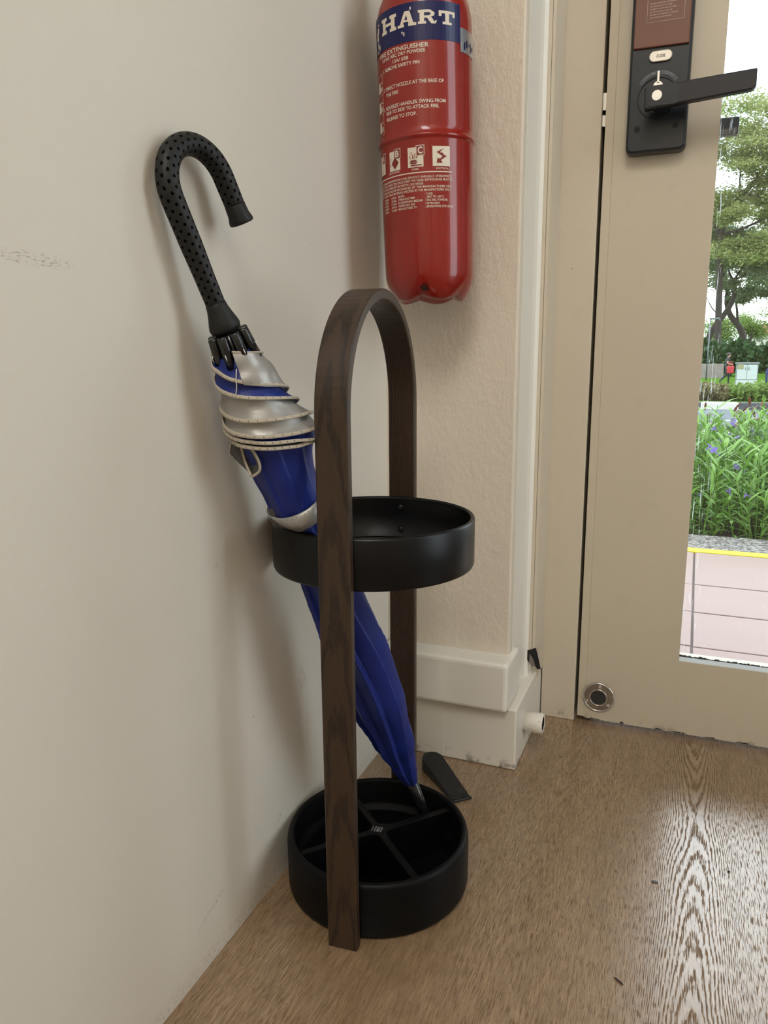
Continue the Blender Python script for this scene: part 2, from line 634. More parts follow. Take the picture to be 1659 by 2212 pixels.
def prism(name, poly, a0, a1, mat, parent=None, axis='z', bev=0.0):
    """extrude a polygon; axis z: poly=(x,y); axis y: poly=(x,z); axis x: poly=(y,z)"""
    bm = bmesh.new()

    def P(p, a):
        return {'z': (p[0], p[1], a), 'y': (p[0], a, p[1]), 'x': (a, p[0], p[1])}[axis]
    v0 = [bm.verts.new(P(p, a0)) for p in poly]
    v1 = [bm.verts.new(P(p, a1)) for p in poly]
    n = len(poly)
    bm.faces.new(v0)
    bm.faces.new(list(reversed(v1)))
    for i in range(n):
        bm.faces.new((v0[i], v1[i], v1[(i + 1) % n], v0[(i + 1) % n]))
    bmesh.ops.recalc_face_normals(bm, faces=bm.faces)
    if bev:
        bmesh.ops.bevel(bm, geom=bm.edges[:], offset=bev, segments=2, affect='EDGES', profile=0.5)
    me = bpy.data.meshes.new(name)
    bm.to_mesh(me)
    bm.free()
    return link(name, me, mat, parent)


def lathe(name, prof, n, mat, parent=None, smooth=True, fn=None, loc=None):
    vs, fs = [], []
    m = len(prof)
    for i in range(n):
        a = 2 * math.pi * i / n
        for (r, z) in prof:
            if fn:
                r2, z2 = fn(r, z, a)
            else:
                r2, z2 = r, z
            vs.append((r2 * math.cos(a), r2 * math.sin(a), z2))
    for i in range(n):
        j = (i + 1) % n
        for k in range(m - 1):
            fs.append((i * m + k, j * m + k, j * m + k + 1, i * m + k + 1))
    o = obj(name, vs, fs, mat, parent, smooth, loc)
    bm = bmesh.new()
    bm.from_mesh(o.data)
    bmesh.ops.remove_doubles(bm, verts=bm.verts, dist=1e-6)
    bmesh.ops.recalc_face_normals(bm, faces=bm.faces)
    bm.to_mesh(o.data)
    bm.free()
    return o


def frames(pts):
    T = []
    n = len(pts)
    for i in range(n):
        a, b = pts[max(0, i - 1)], pts[min(n - 1, i + 1)]
        T.append((b - a).normalized())
    ref = Vector((0, 0, 1)) if abs(T[0].z) < 0.9 else Vector((1, 0, 0))
    N = [(ref - T[0] * ref.dot(T[0])).normalized()]
    for i in range(1, n):
        v = N[-1] - T[i] * N[-1].dot(T[i])
        N.append(v.normalized())
    return T, N


def tubedata(pts, rad, n=10, cap=True, v0=0, close=False):
    pts = [Vector(p) for p in pts]
    T, N = frames(pts)
    vs, fs = [], []
    m = len(pts)
    rr = rad if hasattr(rad, '__len__') else [rad] * m
    for i in range(m):
        B = T[i].cross(N[i])
        for k in range(n):
            a = 2 * math.pi * k / n
            vs.append(pts[i] + (N[i] * math.cos(a) + B * math.sin(a)) * rr[i])
    for i in range(m - 1):
        for k in range(n):
            k2 = (k + 1) % n
            fs.append((v0 + i * n + k, v0 + i * n + k2, v0 + (i + 1) * n + k2, v0 + (i + 1) * n + k))
    if cap:
        fs.append(tuple(v0 + k for k in reversed(range(n))))
        fs.append(tuple(v0 + (m - 1) * n + k for k in range(n)))
    return vs, fs


def tube(name, pts, rad, mat, parent=None, n=10, uvlen=False):
    vs, fs = tubedata(pts, rad, n)
    o = obj(name, vs, fs, mat, parent, True)
    if uvlen:
        L = [0.0]
        for a, b in zip(pts[:-1], pts[1:]):
            L.append(L[-1] + (Vector(b) - Vector(a)).length)
        uvl = o.data.uv_layers.new(name='UVMap')
        for p_ in o.data.polygons:
            ks = [o.data.loops[li].vertex_index % n for li in p_.loop_indices]
            wrap = max(ks) == n - 1 and min(ks) == 0
            for li in p_.loop_indices:
                vi = o.data.loops[li].vertex_index
                k = vi % n
                if wrap and k == 0:
                    k = n
                uvl.data[li].uv = (k / n, L[vi // n])
    return o


def curve_pts(ctrl, per=8):
    """Catmull-Rom through control points"""
    P = [Vector(c) for c in ctrl]
    P = [P[0] * 2 - P[1]] + P + [P[-1] * 2 - P[-2]]
    out = []
    for i in range(1, len(P) - 2):
        for k in range(per):
            u = k / per
            a, b, c, d = P[i - 1], P[i], P[i + 1], P[i + 2]
            out.append(0.5 * ((2 * b) + (c - a) * u + (2 * a - 5 * b + 4 * c - d) * u * u + (3 * b - 3 * c + d - a) * u ** 3))
    out.append(P[-2])
    return out


def interp(tab, x):
    if x <= tab[0][0]:
        return tab[0][1]
    for (a, b), (c, d) in zip(tab[:-1], tab[1:]):
        if x <= c:
            u = (x - a) / (c - a)
            u = u * u * (3 - 2 * u)
            return b + (d - b) * u
    return tab[-1][1]


def text_geo(s, bold=0.0):
    """flat lettering outline as (verts2d, faces), plus its width and height box"""
    cu = bpy.data.curves.new('lettering', 'FONT')
    cu.body = s
    cu.size = 1.0
    cu.resolution_u = 3
    cu.offset = bold
    o = bpy.data.objects.new('lettering', cu)
    COL.objects.link(o)
    dg = bpy.context.evaluated_depsgraph_get()
    me = bpy.data.meshes.new_from_object(o.evaluated_get(dg))
    vs = [(v.co.x, v.co.y) for v in me.vertices]
    fs = [tuple(p_.vertices) for p_ in me.polygons]
    bpy.data.objects.remove(o)
    bpy.data.curves.remove(cu)
    bpy.data.meshes.remove(me)
    return vs, fs


CAPH = max(v[1] for v in text_geo('H')[0])

# ------------------------------------------------------------------ the setting: floor
floor = tag(box('floor', (-0.05, -3.2, -0.05), (1.42, 0.30, -0.012), 'dark_gap'), kind='structure')
PW = 0.19
x = -0.03
pm = {}
ci = 0
random.seed(3)
while x < 1.36:
    offs = (-0.55, -1.9, -1.25, -0.9)[ci % 4]
    ys = [-3.2, offs - 1.38, offs, 0.30] if offs - 1.38 > -3.1 else [-3.2, offs, 0.30]
    if ci < 5:
        ys = [-3.2, -2.1, -0.78 - 0.1 * ci, 0.30]
    for ya, yb in zip(ys[:-1], ys[1:]):
        x0, x1 = max(x, 0.0), min(x + PW, 1.40)
        key = (round(x1 - x0, 3), round(yb - ya, 3))
        if key not in pm:
            pm[key] = boxmesh('plank', (0.00005, 0.00005, -0.012), (x1 - x0 - 0.00005, yb - ya - 0.00005, 0.0), 0.00022, 1)
        o = link('plank', pm[key], 'oak', floor, loc=(x0, ya, 0))
        o['kx'] = float(x0 + PW * random.uniform(0.2, 0.8))
        o['ky'] = float(random.uniform(ya, yb))
        o['ka'] = 0.35
        if 0.34 < x0 < 0.36 and yb > 0:
            o['kx'], o['ky'], o['ka'] = 0.462, -0.03, 1.0
        if 0.15 < x0 < 0.17 and yb > 0:
            o['kx'], o['ky'] = 0.285, -0.12
    x += PW
    ci += 1

# ------------------------------------------------------------------ walls
tag(box('wall_left', (-0.12, -3.2, -0.05), (0.0, 0.5, 2.75), 'paint_left'), kind='structure')
WB = 0.0205     # face of the rear wall
XC = 0.1935     # its free edge beside the doorway
wb = tag(box('wall_back', (-0.02, WB, 0.15), (XC, 0.5, 2.75), 'paint_back', bev=0.003), kind='structure')
# skirting moulding with a rounded end, and the plinth under it
bb = tag(box('baseboard_back', (0.0, -0.0185, 0.098), (0.2005, 0.06, 0.1745), 'paint_trim', bev=0.0065, seg=3), kind='structure')
for p_ in bb.data.polygons:
    p_.use_smooth = False
pl = prism('baseboard_plinth', [(0.0, 0.0), (0.2115, 0.0), (0.2115, 0.30), (0.0, 0.30)], 0.0, 0.098, 'paint_block', bev=0.0025)
pl.name = 'trim_5'
tag(pl, kind='structure')
prism('crack_line', [(0.098, -0.0004), (0.0995, -0.0004), (0.0995, 0.001), (0.098, 0.001)], 0.003, 0.097, 'paint_block', pl)
# wall return beside the doorway, architrave steps
tr1 = tag(prism('trim_1', [(XC - 0.002, WB + 0.02), (XC + 0.0003, WB + 0.02), (XC + 0.0008, 0.108), (XC + 0.003, 0.122), (XC + 0.008, 0.128),
                       (XC + 0.008, 0.31), (XC - 0.002, 0.31)], 0.095, 2.3, 'paint_trim'), kind='structure')
tr2 = tag(prism('trim_2', [(XC + 0.008, 0.1275), (XC + 0.0128, 0.1275), (XC + 0.0128, 0.1315), (XC + 0.0133, 0.1315), (XC + 0.0133, 0.1285), (XC + 0.0178, 0.1285),
                       (XC + 0.0182, 0.135), (XC + 0.0198, 0.160), (XC + 0.0205, 0.194), (XC + 0.0205, 0.31), (XC + 0.008, 0.31)],
                      0.142, 2.3, 'paint_frame'), kind='structure')
box('jamb_filler', (XC + 0.006, 0.150, 0.09), (XC + 0.0202, 0.31, 0.150), 'paint_frame', tr1)
# broken-out hole at the foot of the architrave
hq = [at(px, py, 0.1262) for px, py in ((1139, 1404), (1148, 1403), (1157, 1399), (1161, 1412), (1165, 1430), (1168, 1445), (1161, 1446), (1155, 1438), (1149, 1441), (1143, 1432), (1138, 1424))]
hole = obj('broken_hole', hq, [tuple(range(len(hq)))], 'dark_gap', tr1)
rubble = [at(px, py, 0.1258) for px, py in ((1144, 1412), (1150, 1420), (1156, 1436), (1149, 1441), (1143, 1432))]
obj('broken_mortar', rubble, [(0, 1, 2, 3, 4)], 'park_wall', tr1)
# door jamb
FY = 0.1935
jamb = tag(box('trim_3', (XC + 0.0195, FY, 0.0), (0.2692, 0.30, 2.3), 'paint_frame', bev=0.0012), kind='structure')
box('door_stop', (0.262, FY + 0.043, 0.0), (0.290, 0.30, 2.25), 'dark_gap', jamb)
box('head', (0.2692, FY, 2.165), (1.13, 0.30, 2.3), 'paint_frame', jamb, bev=0.0012)
box('far_jamb', (1.075, FY, 0.0), (1.13, 0.30, 2.165), 'paint_frame', jamb, bev=0.0012)

# wall over and right of the door
RWX = 1.30      # inner face of the right wall, mostly window
wr = tag(box('trim_4', (1.13, 0.19, 0.0), (RWX + 0.12, 0.32, 2.75), 'paint_plain'), kind='structure')
box('door_lintel', (0.19, 0.19, 2.3), (1.13, 0.32, 2.75), 'paint_plain', wr)


def window(name, lo, hi, axis):
    """framed fixed light in an opening"""
    w = tag(empty(name, ((lo[0] + hi[0]) / 2, (lo[1] + hi[1]) / 2, lo[2])), kind='structure')
    L = Vector(w.location)
    lo = [a - b for a, b in zip(lo, L)]
    hi = [a - b for a, b in zip(hi, L)]
    fw = 0.05
    i = 0 if axis == 'x' else 1
    for e in (0, 1):
        a, b = list(lo), list(hi)
        if e == 0:
            b[i] = a[i] + fw
        else:
            a[i] = b[i] - fw
        box('window_frame', a, b, 'paint_frame', w)
        a, b = list(lo), list(hi)
        a[i] += fw
        b[i] -= fw
        if e == 0:
            b[2] = a[2] + fw
        else:
            a[2] = b[2] - fw
        box('window_frame', a, b, 'paint_frame', w)
    a, b = list(lo), list(hi)
    j = 1 - i
    mid = (a[j] + b[j]) / 2
    a[j], b[j] = mid - 0.003, mid + 0.003
    a[i] += fw
    b[i] -= fw
    a[2] += fw
    b[2] -= fw
    box('pane', a, b, 'glass', w)
    return w


# right wall with a wide shop window
wrt = tag(box('wall_right', (RWX, -3.2, -0.05), (RWX + 0.12, 0.19, 0.12), 'paint_plain'), kind='structure')
box('wall_top', (RWX, -3.2, 2.45), (RWX + 0.12, 0.19, 2.75), 'paint_plain', wrt)
for ya, yb in ((0.06, 0.19), (-2.40, -0.50), (-3.2, -2.85)):
    box('wall_pier', (RWX, ya, 0.12), (RWX + 0.12, yb, 2.45), 'paint_plain', wrt)
window('window_1', (RWX + 0.03, -0.50, 0.12), (RWX + 0.09, 0.06, 2.45), 'y')
window('fill_window', (RWX + 0.03, -2.85, 0.12), (RWX + 0.09, -2.40, 2.45), 'y')  # unseen rear window, added for more light on the back wall
tag(box('wall_front', (-0.12, -3.32, -0.05), (RWX + 0.12, -3.2, 2.75), 'paint_plain'), kind='structure')
tag(box('ceiling', (-0.12, -3.32, 2.75), (RWX + 0.12, 0.5, 2.85), 'paint_plain'), kind='structure')

# unseen glowing ceiling panel, added to brighten the back wall and door
t = NT('fill_diffuser')
em = t.node('ShaderNodeEmission')
em.inputs[0].default_value = (1.0, 0.97, 0.92, 1)
em.inputs[1].default_value = FILL
t.l.new(em.outputs[0], t.out.inputs['Surface'])
MT['fill_glow'] = t.m
lt = tag(empty('fill_panel', (0.62, -2.30, 2.70)), 'long white framed fill panel added out of view on the ceiling', 'lamp')
box('frame', (-0.38, -0.73, 0.0), (0.38, 0.73, 0.05), 'paint_plain', lt, bev=0.004)
box('diffuser', (-0.35, -0.70, -0.006), (0.35, 0.70, -0.001), 'fill_glow', lt)


def settle(root, loc, rz=0.0):
    """parts were modelled in place: move their meshes into the frame of the root"""
    inv = (Matrix.Translation(Vector(loc)) @ Matrix.Rotation(rz, 4, 'Z')).inverted()
    seen = set()

    def rec(o):
        for ch in o.children:
            if ch.type == 'MESH' and ch.data.name not in seen:
                seen.add(ch.data.name)
                ch.data.transform(inv)
            rec(ch)
    rec(root)
    root.location = loc
    root.rotation_euler = (0, 0, rz)
    return root


def flat_text(name, s, p0, p1, cap, mat, parent, bold=0.01, dy=-0.0003):
    """lettering on a face that looks toward -y, from p0 to p1 (baseline ends)"""
    vs, fs = text_geo(s, bold)
    w0, w1 = min(v[0] for v in vs), max(v[0] for v in vs)
    p0, p1 = Vector(p0), Vector(p1)
    d = p1 - p0
    up = Vector((-d.z, 0, d.x)).normalized()
    out = [p0 + d * ((a - w0) / (w1 - w0)) + up * (b / CAPH * cap) + Vector((0, dy, 0)) for a, b in vs]
    return obj(name, out, fs, mat, parent)


def rrect(x0, x1, z0, z1, r, n=5):
    out = []
    for cx, cz, a0 in ((x1 - r, z0 + r, -90), (x1 - r, z1 - r, 0), (x0 + r, z1 - r, 90), (x0 + r, z0 + r, 180)):
        for k in range(n + 1):
            a = R(a0 + 90 * k / n)
            out.append((cx + r * math.cos(a), cz + r * math.sin(a)))
    return out


def disc(name, c, r, d0, d1, mat, parent, n=24, bev=0.0):
    """round plug with its axis along y"""
    return prism(name, [(c[0] + r * math.cos(2 * math.pi * k / n), c[2] + r * math.sin(2 * math.pi * k / n)) for k in range(n)], d0, d1, mat, parent, 'y', bev)


# ------------------------------------------------------------------ the door
DF = 0.195
door = tag(empty('door_1'), kind='structure')
door['label'] = 'cream painted door with a tall glass pane and a black lock'
box('edge_strip', (0.2745, DF, 0.010), (0.2872, DF + 0.04, 2.155), 'paint_door', door, bev=0.0006)
box('stile', (0.2873, DF, 0.008), (0.4285, DF + 0.04, 2.155), 'paint_door', door, bev=0.0002)
box('stile', (0.925, DF, 0.008), (1.070, DF + 0.04, 2.155), 'paint_door', door, bev=0.0002)
box('bottom_rail', (0.4285, DF, 0.008), (0.925, DF + 0.04, 0.1315), 'paint_door', door, bev=0.0002)
box('top_rail', (0.4285, DF, 2.02), (0.925, DF + 0.04, 2.155), 'paint_door', door, bev=0.0002)
box('pane', (0.426, DF + 0.019, 0.129), (0.927, DF + 0.024, 2.022), 'glass', door)
random.seed(5)
vs, fs = [], []
xx = 0.4285
while xx < 0.925:
    w = random.uniform(0.0012, 0.0032)
    h = 0.0034 + 0.0026 * noise.noise(Vector((xx * 90, 0.3, 0))) + random.uniform(-0.0008, 0.0008)
    b = len(vs)
    y0, y1 = DF + 0.0125 + random.uniform(0, 0.003), DF + 0.0188
    for (a, c) in ((xx, 0.1315), (min(xx + w * 1.15, 0.925), 0.1315)):
        vs += [(a, y0, c - 0.0005), (a, y1, c - 0.0005), (a, y1, c + h), (a, (y0 + y1) / 2, c + h)]
    fs += [(b, b + 1, b + 2, b + 3), (b + 4, b + 7, b + 6, b + 5), (b, b + 3, b + 7, b + 4), (b + 3, b + 2, b + 6, b + 7)]
    xx += w
fix(obj('putty', vs, fs, 'putty_dark', door))
prism('lit_rail_strip', [(DF + 0.0012, 0.1312), (DF + 0.0135, 0.1312), (DF + 0.0135, 0.1342), (DF + 0.0022, 0.1322)], 0.4287, 0.925, 'lit_rail_white', door, 'x')  # daylight on the rail top, put in as a pale strip
# paint chips along the foot of the door
vs, fs = [], []
for k, (cx_, w) in enumerate(((0.296, 0.016), (0.3445, 0.006), (0.40, 0.010), (0.425, 0.022), (0.475, 0.016), (0.52, 0.02), (0.60, 0.02))):
    b = len(vs)
    n_ = 6
    for j in range(n_ + 1):
        u = j / n_
        vs.append((cx_ + w * u, DF - 0.0002, 0.0085))
        vs.append((cx_ + w * u, DF - 0.0002, 0.0088 + (0.004 if k == 1 else 0.0018) * random.uniform(0.3, 1) * (1 if 0 < j < n_ else 0.1)))
    for j in range(n_):
        fs.append((b + 2 * j, b + 2 * j + 2, b + 2 * j + 3, b + 2 * j + 1))
obj('paint_chip', vs, fs, 'dark_gap', door)
# round metal plate low on the stile
c = at(1293, 1505, DF)
pr = prism('round_plate', [(c.x + 0.0255 * math.cos(2 * math.pi * k / 36), c.z + 0.0255 * math.sin(2 * math.pi * k / 36)) for k in range(36)], DF - 0.003, DF + 0.002, 'steel_worn', door, 'y', 0.0012)
tag(pr, 'round worn metal plate with three screws')
prism('plate_rim', [(c.x + 0.0145 * math.cos(2 * math.pi * k / 30), c.z + 0.0145 * math.sin(2 * math.pi * k / 30)) for k in range(30)], DF - 0.0042, DF - 0.002, 'steel_worn', pr, 'y', 0.0006)
rv, rf = tubedata([(c.x + 0.0245 * math.cos(2 * math.pi * k / 40), DF - 0.0022, c.z + 0.0245 * math.sin(2 * math.pi * k / 40)) for k in range(41)], 0.0014, 8, cap=False)
obj('plate_edge', rv, rf, 'chrome', pr, True)
rv, rf = tubedata([(c.x + 0.0140 * math.cos(2 * math.pi * k / 40), DF - 0.0042, c.z + 0.0140 * math.sin(2 * math.pi * k / 40)) for k in range(41)], 0.0007, 8, cap=False)
obj('plate_ring', rv, rf, 'chrome', pr, True)
disc('plate_centre', c, 0.0122, DF - 0.0046, DF - 0.002, 'putty_dark', pr, 28, 0.0004)
for a in (85, 205, 325):
    q = Vector((c.x + 0.0198 * math.cos(R(a)), 0, c.z + 0.0198 * math.sin(R(a))))
    sw = disc('screw', q, 0.0028, DF - 0.0042, DF - 0.0025, 'chrome', pr, 12, 0.0003)
for ya, yb in ((203, 240), (251, 275)):
    za, zb = at(1304, yb, DF + 0.01).z, at(1304, ya, DF + 0.01).z
    box('latch_plate', (0.2685, DF + 0.006, za), (0.2747, DF + 0.03, zb), 'lock_silver', door)

# ---- digital lock: body, lid, button, thumb turn, lever
LF = 0.1715
body = prism('lock', rrect(0.3066, 0.3862, 0.8885, 1.32, 0.009), LF, DF + 0.001, 'lock_black', door, 'y', 0.0035)
tag(body, 'black digital lock with a brown lid and a long lever')


def L(px, py, y=LF):
    return at(px, py, y)


a, b = L(1373, 106, LF - 0.003), L(1489, 91, LF - 0.003)
prism('lid', [(0.3105, a.z - 0.0005), (0.3822, b.z - 0.0005), (0.3822, 1.315), (0.3105, 1.315)], LF - 0.0035, LF + 0.001, 'lock_cover', body, 'y', 0.0012)
LP = LF - 0.0038


def strip(name, p, q, w, mat, parent, y):
    d = Vector((q.x - p.x, 0, q.z - p.z))
    n_ = Vector((-d.z, 0, d.x)).normalized() * (w / 2)
    return obj(name, [(p.x - n_.x, y, p.z - n_.z), (q.x - n_.x, y, q.z - n_.z), (q.x + n_.x, y, q.z + n_.z), (p.x + n_.x, y, p.z + n_.z)], [(0, 1, 2, 3)], mat, parent)


zl = L(1397, 51, LP)
zr = L(1478, 37, LP)
zm = (zl.z + zr.z) / 2
q0, q1 = Vector((zl.x, 0, zm)), Vector((zr.x, 0, zm))
t0, t1 = Vector((zl.x, 0, zm + 0.12)), Vector((zr.x, 0, zm + 0.12))
for k, (p_, q_) in enumerate(((q0, q1), (q0, t0), (q1, t1), (t0, t1))):
    strip('printed_frame', p_, q_, 0.0007, 'lock_print', body, LP)
random.seed(11)
vs, fs = [], []
for rrow in range(6):
    zz_ = zm + 0.005 + rrow * 0.0034
    xa = q0.x + 0.0035
    while xa < q1.x - (0.010 if rrow % 2 else 0.016):
        w = random.uniform(0.0012, 0.0042)
        bq = len(vs)
        vs += [(xa, LP, zz_), (xa + w, LP, zz_), (xa + w, LP, zz_ + 0.0013), (xa, LP, zz_ + 0.0013)]
        fs.append((bq, bq + 1, bq + 2, bq + 3))
        xa += w + 0.0008
obj('printed_lines', vs, fs, 'lock_print', body)
# row of drawn arches and bars above the lines
vs, fs = [], []
for k in range(5):
    cx_ = q0.x + 0.006 + k * 0.0085
    for (xa, xb, za, zb) in ((-0.0022, -0.0016, 0, 0.009), (0.0016, 0.0022, 0, 0.009), (-0.0022, 0.0022, 0.0084, 0.009), (-0.002, 0.002, 0.004, 0.0046), (0.0034, 0.004, 0.004, 0.010)):
        bq = len(vs)
        zo = zm + 0.0285
        vs += [(cx_ + xa, LP, zo + za), (cx_ + xb, LP, zo + za), (cx_ + xb, LP, zo + zb), (cx_ + xa, LP, zo + zb)]
        fs.append((bq, bq + 1, bq + 2, bq + 3))
obj('printed_sketch', vs, fs, 'lock_print', body)
a, b = L(1402, 125), L(1453, 118)
mz = (a.z + b.z) / 2
btn = prism('close_button', rrect(a.x, b.x, mz - 0.0073, mz + 0.0073, 0.0072), LF - 0.003, LF + 0.001, 'lock_silver', body, 'y', 0.0012)
tag(btn, 'silver oval button')
flat_text('button_print', 'CLOSE', (L(1418, 126, LF - 0.003).x, LF - 0.003, mz - 0.0018), (L(1437, 122, LF - 0.003).x, LF - 0.003, mz - 0.0018), 0.0034, 'dark_gap', btn, 0.01)
# arc label and dial
HC = L(1421, 205)
vs, fs = [], []
for k in range(25):
    a_ = R(146 - k * 4.6)
    for r_ in (0.0262, 0.0306):
        vs.append((HC.x + r_ * math.cos(a_), LF - 0.0003, HC.z + r_ * math.sin(a_)))
for k in range(24):
    fs.append((2 * k, 2 * k + 1, 2 * k + 3, 2 * k + 2))
arc = fix(obj('arc_label', vs, fs, 'lock_grey', body))
word = 'MANUAL OPEN/CLOSE'
for k, ch in enumerate(word):
    if ch == ' ':
        continue
    a_ = R(141 - k * 6.3)
    r_ = 0.0270
    pc = Vector((HC.x + r_ * math.cos(a_), LF - 0.0004, HC.z + r_ * math.sin(a_)))
    tv = Vector((math.sin(a_), 0, -math.cos(a_))) * 0.0011
    flat_text('arc_print', ch, pc - tv, pc + tv, 0.0026, 'lock_black', arc)
ringv, ringf = tubedata([(HC.x + 0.0262 * math.cos(2 * math.pi * k / 40), LF - 0.0002, HC.z - 0.004 + 0.0262 * math.sin(2 * math.pi * k / 40)) for k in range(41)], 0.0009, 6, cap=False)
obj('dial_ring', ringv, ringf, 'lock_black', body, True)
p0 = L(1423, 160)
tt = prism('thumb_turn', rrect(p0.x - 0.0016, p0.x + 0.0016, p0.z - 0.012, p0.z + 0.0035, 0.0015), LF - 0.004, LF, 'chrome', body, 'y', 0.0005)
prism('turn_foot', [(p0.x + 0.0068 * math.cos(R(k * 18)), p0.z - 0.0165 + 0.0075 * math.sin(R(k * 18))) for k in range(11)], LF - 0.0025, LF, 'chrome', tt, 'y', 0.0004)
p1 = L(1421, 236)
prism('lower_label', [(p1.x + 0.013 * math.cos(R(200 + k * 14)), p1.z + 0.006 + 0.011 * math.sin(R(200 + k * 14))) for k in range(11)], LF - 0.0006, LF, 'lock_grey', body, 'y')
for (px, py) in ((1376, 279), (1459, 268)):
    q = L(px, py)
    s_ = disc('screw', q, 0.0042, LF - 0.0012, LF + 0.001, 'screw_black', body, 14, 0.0004)
    for w_, h_ in ((0.0026, 0.0005), (0.0005, 0.0026)):
        prism('screw_slot', [(q.x - w_, q.z - h_), (q.x + w_, q.z - h_), (q.x + w_, q.z + h_), (q.x - w_, q.z + h_)], LF - 0.00135, LF - 0.001, 'dark_gap', s_, 'y')
# lever
YL = 0.128
la, lb = at(1391, 237, YL), at(1634, 190, YL)
lc, ld = at(1637, 145, YL), at(1392, 189, YL)
lv = prism('lever', [(la.x, la.z), (lb.x - 0.004, lb.z - 0.0006), (lb.x, lb.z + 0.003), (lc.x, lc.z - 0.001), (lc.x - 0.001, lc.z), (ld.x, ld.z)], YL, YL + 0.014, 'lock_lever', body, 'y', 0.0018)
q = at(1419, 206, YL)
disc('lever_neck', Vector((q.x + 0.004, 0, q.z)), 0.013, YL + 0.012, LF + 0.001, 'lock_lever', lv, 24, 0.0005)
cy = disc('key_cylinder', q, 0.0068, YL - 0.0012, YL + 0.004, 'chrome', lv, 24, 0.0006)
prism('lever_recess', rrect(q.x - 0.011, q.x + 0.026, q.z - 0.0125, q.z + 0.0125, 0.004), YL - 0.0004, YL + 0.003, 'lock_black', lv, 'y')
# outside lever seen through the pane
YO = 0.262
oa, ob = at(1543, 294, YO), at(1595, 290, YO)
oc, od = at(1597, 250, YO), at(1545, 256, YO)
zb_, zt_ = (oa.z + ob.z) / 2, (oc.z + od.z) / 2
prism('outside_lever', rrect(0.360, ob.x, zb_, zt_, 0.003), YO, YO + 0.012, 'lock_lever', door, 'y', 0.0015)
prism('outside_plate', rrect(0.318, 0.376, 0.86, 1.12, 0.008), DF + 0.0395, DF + 0.052, 'lock_black', door, 'y', 0.002)
disc('outside_neck', Vector((0.366, 0, (zb_ + zt_) / 2)), 0.010, DF + 0.05, YO + 0.002, 'lock_lever', door, 20)
settle(door, (0.2745, DF, 0.0))

# ------------------------------------------------------------------ pipe stub on the plinth
pa = Vector((0.2105, 0.062, 0.052))
ps = tag(empty('pipe_stub', pa), 'short cut-off cream painted pipe sticking out of the plinth by the doorway', 'pipe')
prof = [(0.0105, 0.001), (0.0105, 0.030), (0.0140, 0.0305), (0.0158, 0.029), (0.0160, 0.022), (0.0155, 0.0), (0.0, 0.0)]
o = lathe('pipe_wall', prof, 28, 'paint_block', ps)
o.data.transform(Matrix.Rotation(R(90), 4, 'Y'))
o = lathe('pipe_bore', [(0.0, 0.006), (0.0103, 0.006), (0.0103, 0.0299)], 24, 'dark_gap', ps)
o.data.transform(Matrix.Rotation(R(90), 4, 'Y'))

# ------------------------------------------------------------------ umbrella stand
SX, SY, SROT = 0.1085, -0.2893, R(4.7)
stand = empty('umbrella_stand', (SX, SY, 0), SROT)
tag(stand, 'black umbrella stand with a bent dark wood hoop handle and round tray', 'umbrella stand')
# hoop: strip bent over an arch
HW, TH, WD, ZC = 0.1160, 0.0108, 0.0325, 0.560
path = []
nst = 26
for k in range(nst):
    path.append((-HW, ZC * k / nst, 0.0, 1.0))
na = 40
for k in range(na + 1):
    a_ = math.pi * k / na
    path.append((-HW * math.cos(a_), ZC + HW * math.sin(a_), math.sin(a_), math.cos(a_)))
for k in range(1, nst + 1):
    path.append((HW, ZC * (1 - k / nst), 0.0, -1.0))
cb = 0.0012
sec = [(-WD / 2, -TH / 2 + cb), (-WD / 2 + cb, -TH / 2), (WD / 2 - cb, -TH / 2), (WD / 2, -TH / 2 + cb), (WD / 2, TH / 2 - cb), (WD / 2 - cb, TH / 2), (-WD / 2 + cb, TH / 2), (-WD / 2, TH / 2 - cb)]
vs, fs, uvs = [], [], []
Ls = 0.0
prev = None
for (y_, z_, ty, tz) in path:
    if prev:
        Ls += math.hypot(y_ - prev[0], z_ - prev[1])
    prev = (y_, z_)
    ny, nz_ = -tz, ty      # outward normal of the bend
    for (sx_, sn) in sec:
        vs.append((sx_, y_ + ny * sn, z_ + nz_ * sn))
        uvs.append((sx_ + (0.05 if sn < 0 else 0.0), Ls))
n = len(sec)
for i in range(len(path) - 1):
    for k in range(n):
        k2 = (k + 1) % n
        fs.append((i * n + k, i * n + k2, (i + 1) * n + k2, (i + 1) * n + k))
fs.append(tuple(range(n)))
fs.append(tuple((len(path) - 1) * n + k for k in reversed(range(n))))
hoop = obj('hoop_handle', vs, fs, 'hoop', stand)
ul = hoop.data.uv_layers.new(name='UVMap')
for lp in hoop.data.loops:
    ul.data[lp.index].uv = uvs[lp.vertex_index]
fix(hoop)
tag(hoop, 'bent strip of dark grained wood')
# tray
BR = 0.1072
base = lathe('tray', [(0.0, 0.0), (0.099, 0.0), (0.1035, 0.0012), (0.1062, 0.0045), (BR, 0.010), (BR, 0.058), (0.1064, 0.0632), (0.1048, 0.0664), (0.1022, 0.0678),
                      (0.0998, 0.0668), (0.0986, 0.0640), (0.0978, 0.036), (0.0962, 0.0325), (0.0915, 0.0300), (0.0900, 0.0270), (0.0893, 0.0095), (0.087, 0.007), (0.0, 0.006)], 96, 'black_resin', stand)
for v in base.data.vertices:
    v.co.x += 0.001
